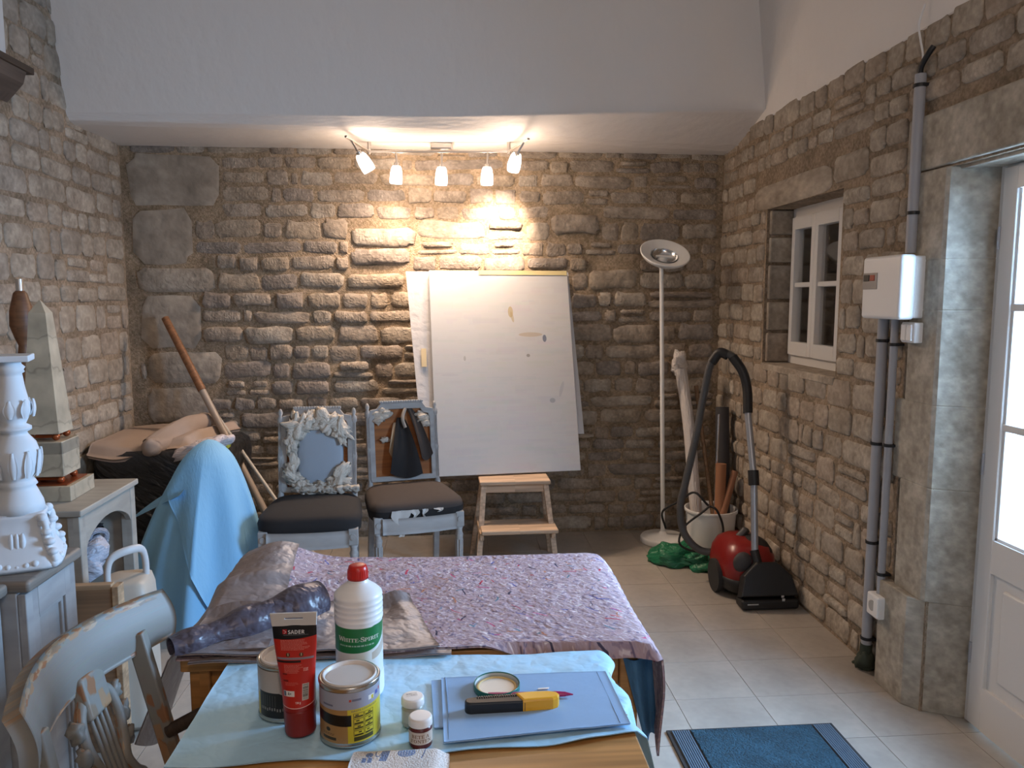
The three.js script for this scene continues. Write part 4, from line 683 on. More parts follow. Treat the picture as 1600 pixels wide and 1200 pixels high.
{ // wrapped pile along the wall
  const o = superell(0.36, 0.34, 5);
  single('wrapped_bundle', (() => { const g = loftRings([[0.0, 0.92], [0.05, 1], [0.2, 0.98], [0.36, 1.02], [0.5, 0.97], [0.62, 1.01], [0.69, 0.98], [0.715, 0.9], [0.72, 0.5]], o, 72), p = g.attributes.position; for (let i = 0; i < p.count; i++) { const n = fbm(p.getX(i) * 5 + 20, p.getY(i) * 6 + p.getZ(i) * 4 + 20, 7, 3) - 0.5; p.setX(i, p.getX(i) * (1 + 0.08 * n)); p.setZ(i, p.getZ(i) * (1 + 0.12 * n)); } g.computeVertexNormals(); return g.translate(-1.575, 0, -4.44); })(), M.binbag, 'big bundle wrapped in shiny black plastic in the corner', 'bundle');
  single('tan_blanket', [sheet(44, 30, (u, v) => {
    const x = lerp(-1.93, lerp(-1.31, -1.43, v), u), z = lerp(-4.79, -4.13 + 0.04 * Math.sin(u * 5), v), rise = 0.03 * smooth(0.62, 0.92, u) * (1 - 0.55 * smooth(0.55, 1, v)) - 0.05 * smooth(0.93, 1, u);
    return [x, 0.745 + rise + 0.012 * Math.sin(u * 6 + v * 3) + 0.01 * (vnoise(u * 6, v * 6, 3) - 0.5) - 0.05 * smooth(0.9, 1, v), z];
  }, 0.02, 0.8, 0.7), (() => { const a = onZ(238, 697, -4.14), b = onZ(318, 658, -4.58), g = tube([a, a.clone().lerp(b, 0.35).add(V(0, 0.01, 0)), a.clone().lerp(b, 0.7).add(V(0, 0.015, 0)), b], 0.058, 30, 18), p = g.attributes.position; for (let i = 0; i < p.count; i++) p.setY(i, p.getY(i) + 0.012 * Math.sin(p.getX(i) * 40 + p.getZ(i) * 23) - 0.01); g.computeVertexNormals(); return g; })(), (() => { const b = onZ(318, 658, -4.58); return blob(0.06, 0.055, 0.06, 0.2, 5, 3).translate(b.x, b.y - 0.008, b.z); })(), (() => { const b = onZ(238, 697, -4.14); return blob(0.058, 0.055, 0.06, 0.2, 6, 3).translate(b.x, b.y - 0.008, b.z); })()], mat(rgb(0.42, 0.325, 0.265), 0.9, { bumpMap: T.cloth, bumpScale: 0.002 }), 'tan blanket folded on top of the black plastic bundle', 'blanket');
  const w = onZ(312, 700, -4.0); single('paper_bundle', [blob(0.13, 0.045, 0.09, 0.45, 22, 3).rotateZ(0.28).translate(w.x, w.y, w.z), blob(0.07, 0.035, 0.06, 0.5, 23, 3).rotateZ(0.2).translate(w.x + 0.10, w.y + 0.03, w.z - 0.02), blob(0.10, 0.06, 0.07, 0.4, 24, 3).translate(w.x + 0.03, w.y - 0.06, w.z - 0.06)], mat(rgb(0.62, 0.56, 0.58), 0.85, { bumpMap: T.crumple, bumpScale: 0.01 }), 'crumpled white paper lying above the blue sheet', 'paper');
  const y = onZ(353, 692, -4.02); single('sponge', blob(0.022, 0.032, 0.022, 0.5, 26, 3).translate(y.x, y.y, y.z), mat(rgb(0.55, 0.46, 0.05), 0.8), 'small yellow sponge beside the white paper', 'sponge');
}
{ // blue drop sheet over a stack
  const t = thing('drop_sheet', 'bright blue drop sheet draped like a tent over a stack', 'drop sheet'), c = V(-1.235, 0, -3.70);
  single('box_stack', [bx(0.26, 0.28, 0.26, c.x, 0.145, c.z, 0.005), bx(0.13, 0.26, 0.13, c.x + 0.015, 0.42, c.z - 0.03, 0.005), bx(0.05, 0.20, 0.05, c.x + 0.04, 0.655, c.z - 0.065, 0.005)], M.tanBoard, 'brown boxes stacked under the blue drop sheet', 'boxes');
  const tent = (a0, a1, dr, folds, seed, hem) => sheet(100, 34, (u, v) => {
    const a = lerp(a0, a1, u), s = v * hem(u), fold = 0.5 - Math.pow(Math.abs(Math.sin(a * folds * 0.5 + seed)), 0.6), wob = 1 + (0.20 * fold + 0.06 * Math.sin(a * folds * 1.6 + 2 * seed)) * smooth(0.05, 0.7, s);
    const k = (0.345 * Math.pow(s, 0.66) + dr * smooth(0, 0.2, s)) * wob, lean = 1 - s;
    return [c.x + 0.045 * lean + Math.cos(a) * k * (1 + 0.1 * (Math.cos(a) < 0 ? s : 0)), Math.max(0.004 + dr * 0.5, 0.825 - 0.82 * Math.pow(s, 1.3) + dr + 0.012 * Math.sin(a * 3 + s * 6) * s * (1 - s)), c.z - 0.07 * lean - Math.sin(a) * k * 0.95];
  }, 0.0025, 2, 1);
  part('under_layer', tent(-Math.PI, Math.PI, 0, 6, 1.3, () => 1), M.blueSheet, t);
  part('over_layer', tent(-2.35, 1.1, 0.016, 5, 0.4, (u) => lerp(0.34, 0.93, smooth(0, 0.42, u)) + 0.035 * Math.sin(u * 22) - 0.25 * smooth(0.6, 1, u)), M.blueSheet, t);
  const a = onZ(300, 752, -3.66), b = onZ(205, 812, -3.8), d = onZ(258, 800, -3.62), e = onZ(285, 770, -3.52);
  part('loose_corner', sheet(12, 8, (u, v) => { const p = a.clone().lerp(b, u).lerp(e.clone().lerp(b, u), v).lerp(d, 0.15 * v * (1 - u)); return [p.x, p.y + 0.02 * Math.sin(u * 3) * (1 - v), p.z]; }, 0.002, 0.4, 0.2), M.blueSheet, t);
}
{ // pole leaning in the corner
  const top = onZ(258, 497, -4.75), foot = V(-0.90, 0.0, -4.25), j = top.clone().lerp(foot, 0.30), t = thing('painting_pole', 'wooden and metal pole leaning against the back wall', 'pole');
  part('wooden_grip', bar(top, j, 0.0215, 0.0235, 18), mat(rgb(0.30, 0.14, 0.065), 0.55, { map: T.wood }), t, 'reddish brown wooden end');
  part('metal_shaft', bar(j, foot.clone().add(V(0, 0.01, 0)), 0.0205, 0.0205, 18), mat(rgb(0.34, 0.28, 0.23), 0.45), t);
  const s = thing('metal_tube', 'thin white metal tube leaning beside the wooden pole', 'tube'), p = onZ(309, 606, -4.72), q = onZ(412, 800, -4.32);
  part('shaft', bar(p, p.clone().lerp(q, 2.0).setY(0.02).lerp(q, 0.0), 0.010, 0.010, 12), mat(rgb(0.5, 0.48, 0.45), 0.4), s);
}
{ // wall bracket high on the left wall
  const t = thing('wall_bracket', 'dark wooden bracket shelf high on the left stone wall', 'shelf', [XL + 0.022, 0, 0]);
  part('shelf_board', span(0, 0.10, 2.505, 2.535, -3.70, -3.30, 0.004), M.darkWood, t); part('corbel', boxUV(extrude([[0, 0], [0.09, 0], [0.075, -0.05], [0.03, -0.10], [0, -0.13]], 0.30, 0.003)).translate(0, 2.505, -3.65), mat(rgb(0.12, 0.095, 0.085), 0.6, { map: T.wood }), t);
  single('picture_frame', [span(XL + 0.03, XL + 0.05, 2.537, 2.80, -3.62, -3.36, 0.004)], mat(rgb(0.6, 0.6, 0.6), 0.5), 'small white framed board standing on the wall bracket', 'frame');
}
{ // painted chair pushed up to the table
  const t = thing('painted_chair', 'grey distressed chair with curved top rail and lyre splat at the table', 'chair');
  const wornMat = mat(rgb(0.70, 0.655, 0.61), 0.5, { map: T.worn });
  const A = V(-0.645, 0.90, -1.165), B = V(-0.612, 0.90, -1.66);
  const rail = (u, v) => { const p = A.clone().lerp(B, u), bow = 0.075 * Math.sin(u * Math.PI), end = Math.pow(Math.abs(u - 0.5) * 2, 6); return [p.x - bow - 0.022 * v + 0.012 * Math.sin(v * Math.PI), p.y - 0.115 * (1 - v) * (1 - 0.10 * end) - 0.006 * end, p.z - 0.006 * end * Math.sin(v * Math.PI) * (u - 0.5)]; };
  const g = sheet(44, 10, (u, v) => rail(1 - u, v), 0.026, 1, 1); part('top_rail', g, wornMat, t, 'worn curved top rail rubbed to bare wood at its edge');
  const post = (u, foot) => { const p = rail(u, 0.4), top = V(p[0] - 0.012, p[1], p[2]); return [beam(V(foot[0], 0.44, foot[1]), top, 0.036, 0.026, 0.005), beam(V(foot[0] - 0.05, 0, foot[1]), V(foot[0], 0.45, foot[1]), 0.036, 0.03, 0.005)]; };
  part('leg', post(0.10, [-0.60, -1.205]), wornMat, t); part('leg', post(0.84, [-0.575, -1.585]), wornMat, t);
  part('leg', beam(V(-0.20, 0, -1.20), V(-0.20, 0.44, -1.20), 0.034, 0.034, 0.005), wornMat, t); part('leg', beam(V(-0.20, 0, -1.56), V(-0.20, 0.44, -1.56), 0.034, 0.034, 0.005), wornMat, t);
  part('seat', bx(0.43, 0.03, 0.41, -0.39, 0.455, -1.39, 0.010), M.brownWood, t);
  // lyre splat, hung from the middle of the rail down to the seat
  const mid = rail(0.58, 0.06), P = (s, y) => { const k = clamp((mid[1] - y) / (mid[1] - 0.46)); return V(lerp(mid[0] - 0.008, -0.60, k), y, lerp(mid[2], -1.43, k) + s); };
  const sp = part('lyre_splat', [tube([P(-0.030, mid[1] + 0.02), P(-0.034, 0.77), P(-0.058, 0.745), P(-0.066, 0.70), P(-0.052, 0.65), P(-0.04, 0.62), P(-0.055, 0.585), P(-0.075, 0.565), P(-0.07, 0.53), P(-0.04, 0.50), P(0, 0.49)], 0.011, 60, 10), tube([P(0.030, mid[1] + 0.02), P(0.034, 0.77), P(0.058, 0.745), P(0.066, 0.70), P(0.052, 0.65), P(0.04, 0.62), P(0.055, 0.585), P(0.075, 0.565), P(0.07, 0.53), P(0.04, 0.50), P(0, 0.49)], 0.011, 60, 10), beam(P(0, 0.73), P(0, mid[1] + 0.02), 0.026, 0.085, 0.008), beam(P(0, 0.46), P(0, 0.53), 0.024, 0.09, 0.006)], wornMat, t);
  for (let k = -1.5; k <= 1.5; k++) part('string_bar', bar(P(k * 0.018, 0.75), P(k * 0.014, 0.51), 0.0042, 0.0042, 8), wornMat, sp);
  for (const s of [-1, 1]) part('carved_scroll', [blob(0.014, 0.02, 0.014, 0.8, 70 + s, 2).translate(...P(s * 0.078, 0.735).toArray()), blob(0.013, 0.02, 0.013, 0.8, 74 + s, 2).translate(...P(s * 0.082, 0.69).toArray()), blob(0.012, 0.02, 0.013, 0.8, 78 + s, 2).translate(...P(s * 0.072, 0.65).toArray())], wornMat, sp);
  part('armrest', bar(V(-0.605, 0.615, -1.575), V(-0.44, 0.70, -1.575), 0.014, 0.015, 14), M.darkWood, t, 'dark wooden arm');
}
// ---------- the covered far table ----------
{
  const t = thing('side_table', 'small brown wooden table under the speckled felt cover', 'table', [0, 0, 0]);
  const x0 = -0.59, x1 = 0.425, z0 = -2.165, z1 = -1.616;
  part('table_top', span(x0, x1 - 0.005, 0.722, 0.75, z0, z1, 0.004), M.beech, t);
  for (const [x, z] of [[x0 + 0.035, z1 - 0.035], [x1 - 0.035, z1 - 0.035], [x0 + 0.035, z0 + 0.035], [x1 - 0.035, z0 + 0.035]]) part('leg', bx(0.042, 0.725, 0.042, x, 0.3625, z, 0.004), M.beech, t);
  part('apron', span(x0 + 0.057, x1 - 0.057, 0.645, 0.723, z1 - 0.045, z1 - 0.028), M.beech, t); part('apron', span(x0 + 0.057, x1 - 0.057, 0.645, 0.723, z0 + 0.028, z0 + 0.045), M.beech, t);
  const W = 1.025, f = thing('felt_cover', 'speckled grey mauve recycled felt with brown film backing over the table', 'cover');
  const ridge = (x, z) => 0.045 * Math.exp(-Math.pow((x + 0.50) / 0.10, 2)) * smooth(-1.75, -2.15, z) + 0.016 * Math.exp(-Math.pow((z + 2.02 + 0.22 * (x + 0.3)) / 0.035, 2)) * smooth(0.05, -0.2, x) + 0.006 * (fbm(x * 6 + 9, z * 6 + 30, 5, 3) - 0.5) * 2;
  const drop = (v) => 0.03 + 0.20 * Math.pow(v, 1.5);
  part('felt_sheet', sheet(90, 46, (u, v) => {
    const zz = lerp(-2.20, -1.592 + 0.012 * Math.sin(u * 9), v), L = drop(v), s = u * (W + L + 0.02), over = s - W;
    if (over <= 0) { const x = x0 + s; const edge = smooth(-0.07, 0, over); return [x, 0.765 + ridge(x, zz) - 0.008 * edge * edge - 0.035 * smooth(0.982, 1, v) * smooth(0.5, 0.6, u), Math.min(zz, -1.594) - 0.015 * smooth(0.85, 1, u) * (1 - v)]; }
    const bend = clamp(over / 0.02); return [x1 + 0.006 + 0.020 * bend + 0.03 * over + 0.012 * Math.sin(v * 8 + over * 10) * clamp(over * 9), 0.754 - over * 0.98 - 0.035 * smooth(0.982, 1, v) * (1 - bend), zz + 0.05 * over * v];
  }, 0.005, 1.1, 0.62), M.felt, f);
  // film side: the part that hangs off the left edge and sticks out
  part('film_skirt', sheet(30, 40, (u, v) => {
    const zz = lerp(-2.20, -1.60, v), s = u * (0.30 + 0.20 * Math.sin(v * 2.6)), on = 0.14 + 0.05 * v;
    if (s < on) { const x = x0 + on - s; return [x, 0.772 + ridge(x, zz) + 0.004 * Math.sin(v * 14), zz]; }
    const d = s - on; return [x0 - 0.012 - d * (0.42 + 0.12 * Math.sin(v * 6)), 0.768 + ridge(x0, zz) * (1 - clamp(d * 6)) - d * 0.92, zz - 0.05 * d * Math.sin(v * 3)];
  }, 0.003, 0.5, 0.6), M.film, f, 'brown film backing turned up');
  const flapP = (u, v) => { const x = lerp(-0.585, lerp(-0.115, -0.035, v), u), z = lerp(-1.862 + 0.10 * (1 - u) * 0.6, -1.588, v); return [x, 0.775 + ridge(x, z) * 0.8 + 0.012 * Math.exp(-Math.pow((u - 0.93) / 0.05, 2)) * (1 - v) + 0.02 * (1 - smooth(0, 0.14, v)) * (0.6 + 0.4 * Math.sin(u * 9)) + 0.004 * Math.sin(u * 12 + v * 7), z]; };
  part('folded_flap', sheet(40, 24, flapP, 0.004, 0.6, 0.3), M.film, f, 'brown film side of the folded flap');
  const r0 = V(-0.60, 0.782, -1.60), r1 = V(-0.325, 0.800, -1.81), ax = r1.clone().sub(r0).normalize(), sd = V(0, 1, 0).cross(ax).normalize();
  part('rolled_edge', sheet(36, 18, (u, v) => { const p = r0.clone().lerp(r1, u), R = 0.018 + 0.022 * u + 0.004 * Math.sin(u * 17), a = lerp(-0.5, 4.4, v); p.addScaledVector(sd, -Math.cos(a) * R * 1.35).add(V(0, Math.sin(a) * R + 0.005, 0)); return p.toArray(); }, 0.003, 0.5, 0.25), M.filmDark, f, 'dark shiny rolled edge');
  part('lower_layer', sheet(20, 10, (u, v) => { const x = lerp(-0.56, -0.01, u), z = lerp(-1.72, -1.578, v); return [x, 0.7615 + 0.003 * Math.sin(u * 15), z]; }, 0.004, 0.6, 0.2), M.film, f, 'brown film layer under the flap');
  single('navy_cloth', sheet(16, 16, (u, v) => [lerp(-0.565, -0.42, u), lerp(0.715, 0.40, v), -1.665 + 0.02 * Math.sin(u * 14 + v * 2)], 0.003, 0.3, 0.4), mat(rgb(0.045, 0.06, 0.11), 0.7, { bumpMap: T.crumple, bumpScale: 0.01 }), 'dark navy cloth hanging under the left side of felt table', 'cloth');
  single('blue_liner', sheet(12, 18, (u, v) => [lerp(lerp(0.375, 0.425, v), 0.446 + 0.012 * v, u), lerp(0.715, 0.52, v), -1.63 + 0.02 * Math.sin(u * 5 + v)], 0.003, 0.2, 0.3), mat(rgb(0.055, 0.16, 0.29), 0.7, { bumpMap: T.crumple, bumpScale: 0.006 }), 'dark blue sheet hanging inside the felt at table end', 'cloth');
}
// ---------- near table with blue sheet and the paint things ----------
const TY = 0.7585;
{
  const t = thing('wooden_table', 'orange brown wooden table under the light blue sheet', 'table'), x0 = -0.465, x1 = 0.318, z0 = -1.575, z1 = -0.55;
  part('table_top', span(x0, x1, 0.722, 0.75, z0, z1, 0.004), M.beech, t);
  part('pedestal', [span(-0.12, -0.02, 0.06, 0.724, -1.2, -0.9, 0.004), span(-0.32, 0.18, 0, 0.06, -1.25, -0.85, 0.01)], M.beech, t);
  const bl = thing('table_sheet', 'crinkled light blue sheet spread over the wooden table', 'table cover');
  part('sheet_top', sheet(90, 46, (u, v) => {
    const hang = 0.012 + 0.16 * smooth(0.35, 1, v), tot = 0.80 + hang, s = u * tot, near = -1.222 - 0.045 * smooth(0.35, 1, u) + 0.02 * smooth(0.5, 0.62, u) * 0 + 0.006 * Math.sin(u * 21), zz = lerp(-1.592 - 0.012 * Math.sin(u * 6), near, v), flat = 0.80;
    const ripple = 0.0022 * (fbm(u * 9 + 3, v * 5 + 3, 12, 3) - 0.5) * 2 + 0.010 * smooth(0.93, 1, v) * smooth(0.62, 0.8, u) * (0.6 + 0.4 * Math.sin(u * 30));
    if (s < flat) return [-0.480 + s, TY - 0.003 + ripple - 0.002 * smooth(flat - 0.02, flat, s), zz];
    const d = s - flat; return [0.320 + 0.006 * clamp(d / 0.01) + 0.22 * d + 0.01 * Math.sin(v * 14), TY - 0.006 - 0.92 * d, zz];
  }, 0.0015, 0.9, 0.4), M.tableSheet, bl);

}
function band(r, h, y, tex, mt = {}) { return part('printed_label', new THREE.CylinderGeometry(r, r, h, 56, 1, true).rotateY(Math.PI).translate(0, y, 0), mat(rgb(0.85, 0.85, 0.85), 0.35, { map: tex, ...mt })); }
const lines = (c, x, y, w, n, step, col, th = 3) => { c.fillStyle = col; for (let i = 0; i < n; i++) { let q = x; const e = x + w * rr(0.7, 1); while (q < e) { const l = rr(6, 26); c.fillRect(q, y + i * step, Math.min(l, e - q), th); q += l + 5; } } };
const steel = mat(rgb(0.52, 0.48, 0.42), 0.25, { metal: 1 }), lidWhite = mat(rgb(0.70, 0.66, 0.62), 0.4);
function tin(label, pos, tex, turn, r = 0.0515, h = 0.108) {
  const t = thing('paint_tin', label, 'paint tin', pos, turn);
  part('can', lathe([[0.0001, 0.001], [r - 0.002, 0.001], [r + 0.0008, 0.0], [r + 0.0012, 0.004], [r - 0.0006, 0.006], [r - 0.0006, h - 0.008], [r + 0.0012, h - 0.006], [r + 0.0014, h - 0.002], [r - 0.0005, h], [r - 0.006, h - 0.001], [r - 0.008, h - 0.005], [r - 0.0085, h - 0.004]], 56), steel, t);
  t.add(band(r, h - 0.018, h / 2 - 0.001, tex));
  part('lid', lathe([[0.0001, h - 0.002], [r * 0.70, h - 0.002], [r * 0.74, h - 0.0045], [r * 0.80, h - 0.0045], [r * 0.82, h + 0.0015], [r * 0.88, h + 0.0025], [r * 0.905, h + 0.001], [r * 0.9, h - 0.004]], 56), lidWhite, t, 'cream white lid');
  return t;
}
const texB = canvasTex(1024, 384, (c, w, h) => {
  seedTo(8); c.fillStyle = '#d8c531'; c.fillRect(0, 0, w, h); c.fillStyle = '#a9834f'; c.fillRect(0, 0, 520, h);
  c.fillStyle = '#a6a9b8'; c.beginPath(); c.moveTo(0, 0); c.lineTo(w, 0); c.lineTo(w, h * 0.24); c.quadraticCurveTo(560, h * 0.36, 330, h * 0.33); c.lineTo(0, h * 0.30); c.fill();
  c.fillStyle = '#7c7664'; c.font = 'bold 17px sans-serif'; c.save(); c.translate(540, h * 0.385); c.rotate(-0.05); c.fillText('HAUTE COUVRANCE', 0, 0); c.restore();
  c.fillStyle = '#0c0a08'; c.beginPath(); c.moveTo(300, h * 0.40); c.quadraticCurveTo(420, h * 0.44, 540, h * 0.44); c.lineTo(540, h * 0.66); c.quadraticCurveTo(420, h * 0.66, 300, h * 0.60); c.fill();
  c.fillStyle = '#c2442c'; c.fillRect(530, h * 0.13, 12, 18); c.fillStyle = '#70748a'; c.fillRect(546, h * 0.13, 50, 16); c.fillRect(370, h * 0.24, 70, 14);
  c.fillStyle = '#f2efe6'; c.fillRect(640, h * 0.14, 40, 34); c.fillStyle = '#d8c531'; c.fillRect(660, h * 0.16, 16, 28); c.fillStyle = '#4a5aa8'; c.fillRect(692, h * 0.12, 28, 30); c.fillStyle = '#c23b3b'; c.fillRect(728, h * 0.10, 18, 24); c.fillStyle = '#2e6d74'; c.fillRect(758, h * 0.06, 30, 32);
  c.strokeStyle = '#5c5418'; c.lineWidth = 3; c.fillStyle = '#3c360f';
  for (let j = 0; j < 4; j++) for (let i = 0; i < 2; i++) { const x = 552 + i * 62, y = h * (0.42 + j * 0.115); c.strokeRect(x, y, 56, 38); c.fillRect(x + 4, y + 20 + (j % 2) * 6, 48, 11); c.fillRect(x + rr(6, 30), y + 8, 18, 9); }
  c.fillStyle = '#4a4417'; c.fillRect(552, h * 0.885, 116, 32); lines(c, 690, h * 0.42, 150, 14, 14, 'rgba(120,110,20,.55)', 3);
  c.fillStyle = '#2d2a1c'; c.beginPath(); c.arc(405, h * 0.745, 15, 0, 7); c.fill(); lines(c, 365, h * 0.82, 90, 2, 10, 'rgba(60,45,25,.8)', 4); c.fillStyle = '#3a3019'; c.fillRect(360, h * 0.89, 95, 22);
});
const texA = canvasTex(1024, 384, (c, w, h) => {
  seedTo(18); c.fillStyle = '#b9b3ac'; c.fillRect(0, 0, w, h); c.fillStyle = '#d9c43a'; c.fillRect(330, h * 0.52, 26, h * 0.5); c.fillStyle = '#14120f'; c.fillRect(356, h * 0.46, 330, h * 0.54);
  c.fillStyle = '#cdbfb8'; c.beginPath(); c.moveTo(500, h * 0.46); c.lineTo(760, h * 0.40); c.lineTo(760, h * 0.9); c.lineTo(640, h * 0.7); c.fill(); c.fillStyle = '#8f8a84'; for (let k = 0; k < 14; k++) c.fillRect(372 + k * 16, h * 0.80 - rr(0, 14), 8, 24); c.fillStyle = '#a04a52'; c.fillRect(560, h * 0.5, 30, 40);
  c.fillStyle = '#6b665f'; for (let k = 0; k < 6; k++) c.fillRect(390 + k * 17, h * 0.52, 2, 90);
});
tin('half hidden paint tin with grey and black label behind the red tube', [-0.314, TY, -1.388], texA, 0.0, 0.0515, 0.106);
tin('round paint tin with yellow instruction label and white lid', [-0.187, TY, -1.300], texB, 0.0, 0.052, 0.108);
{ // squeeze tube standing on its cap
  const t = thing('filler_tube', 'red squeeze tube with black band standing on its cap', 'tube', [-0.2755, TY, -1.311], -0.06); t.rotation.z = 0.03;
  part('cap', lathe([[0.0001, 0], [0.0255, 0], [0.027, 0.004], [0.0275, 0.045], [0.0262, 0.047], [0.0001, 0.047]], 40), mat(rgb(0.20, 0.012, 0.010), 0.35), t, 'dark red cap');
  const tex = canvasTex(512, 1024, (c, w, h) => {
    seedTo(28); c.fillStyle = '#c22a1e'; c.fillRect(0, 0, w, h); const X = (f) => f * w, Y = (f) => f * h;
    c.fillStyle = '#101216'; c.beginPath(); c.moveTo(0, 0); c.lineTo(w, 0); c.lineTo(w, Y(0.13)); c.quadraticCurveTo(X(0.5), Y(0.185), 0, Y(0.16)); c.fill();
    c.fillStyle = '#b3252b'; c.fillRect(X(0.24), Y(0.05), X(0.10), Y(0.055)); c.strokeStyle = '#e8e2e2'; c.lineWidth = 5; c.beginPath(); c.moveTo(X(0.26), Y(0.06)); c.lineTo(X(0.32), Y(0.08)); c.lineTo(X(0.27), Y(0.10)); c.stroke();
    c.fillStyle = '#e9e9ea'; c.font = 'bold 62px sans-serif'; c.fillText('SADER', X(0.36), Y(0.105)); c.fillStyle = '#8a8a90'; c.fillRect(X(0.26), Y(0.115), X(0.56), 4);
    lines(c, X(0.18), Y(0.175), X(0.68), 8, 16, 'rgba(240,205,195,.75)', 5); for (const x of [0.34, 0.66]) { c.fillStyle = '#5a3c26'; c.beginPath(); c.arc(X(x), Y(0.345), 26, 0, 7); c.fill(); c.fillStyle = '#c9b8a0'; c.fillRect(X(x) - 4, Y(0.325), 9, 34); }
    c.fillStyle = '#8f8790'; c.fillRect(X(0.05), Y(0.375), X(0.9), 26); c.fillStyle = '#2a1414'; c.fillRect(X(0.0), Y(0.41), X(0.65), 26); lines(c, X(0.22), Y(0.46), X(0.5), 7, 15, 'rgba(240,200,190,.7)', 5); lines(c, X(0.72), Y(0.5), X(0.12), 3, 14, 'rgba(250,220,210,.9)', 7);
    c.fillStyle = '#7c1a14'; c.fillRect(X(0.16), Y(0.555), 64, 20); c.fillRect(X(0.16), Y(0.63), 78, 20); lines(c, X(0.22), Y(0.66), X(0.4), 3, 14, 'rgba(240,200,190,.6)', 4);
    c.fillStyle = '#e6e2dc'; c.fillRect(X(0.14), Y(0.755), X(0.34), 66); c.fillStyle = '#5a6a86'; c.fillRect(X(0.15), Y(0.76), X(0.07), 56); c.fillStyle = '#1b1b1b'; c.font = 'bold 50px sans-serif'; c.fillText('A+', X(0.27), Y(0.805));
    c.fillStyle = '#d8d2c8'; c.fillRect(X(0.70), Y(0.68), X(0.17), Y(0.19)); c.fillStyle = '#222'; for (let k = 0; k < 22; k++) c.fillRect(X(0.715), Y(0.69) + k * 8.3, X(0.14), rr(2, 6)); c.fillStyle = '#f0dcd6'; c.font = 'bold 34px sans-serif'; c.fillText('130 g', X(0.50), Y(0.90));
    c.strokeStyle = '#ecc9c2'; c.lineWidth = 8; c.beginPath(); c.moveTo(0, Y(0.93)); c.quadraticCurveTo(X(0.5), Y(0.975), w, Y(0.93)); c.stroke(); c.fillStyle = '#8e1a14'; c.beginPath(); c.moveTo(0, Y(0.935)); c.quadraticCurveTo(X(0.5), Y(0.98), w, Y(0.935)); c.lineTo(w, h); c.lineTo(0, h); c.fill();
  });
  const H0 = 0.047, H1 = 0.196, pos = [], uv = [], idx = [], n = 48, m = 24;
  for (let j = 0; j <= m; j++) for (let i = 0; i <= n; i++) { const v = j / m, a = i / n * Math.PI * 2, k = smooth(0, 1, v), rx = lerp(0.0275, 0.0385, k), rz = lerp(0.0275, 0.0022, Math.pow(v, 0.9)); pos.push(Math.cos(a) * rx, lerp(H0, H1, v), Math.sin(a) * rz); uv.push(0.5 + Math.cos(a) * 0.5 * 0.98, v); }
  for (let j = 0; j < m; j++) for (let i = 0; i < n; i++) { const a = j * (n + 1) + i, b = a + 1, c = a + n + 1, d = c + 1; idx.push(a, c, b, b, c, d); }
  const g = new THREE.BufferGeometry(); g.setAttribute('position', new THREE.Float32BufferAttribute(pos, 3)); g.setAttribute('uv', new THREE.Float32BufferAttribute(uv, 2)); g.setIndex(idx); g.computeVertexNormals();
  part('tube_body', g, mat(rgb(0.82, 0.82, 0.82), 0.28, { map: tex }), t);
  part('crimped_end', [extrude([[-0.0385, 0.194], [0.0385, 0.194], [0.041, 0.217], [-0.041, 0.217]], 0.0036, 0.0005, [[[-0.016, 0.2085], [0.016, 0.2085], [0.016, 0.2055], [-0.016, 0.2055]]]).translate(0, 0, -0.0018)], mat(rgb(0.55, 0.53, 0.51), 0.4), t, 'pale crimped end with hanging slot');
}
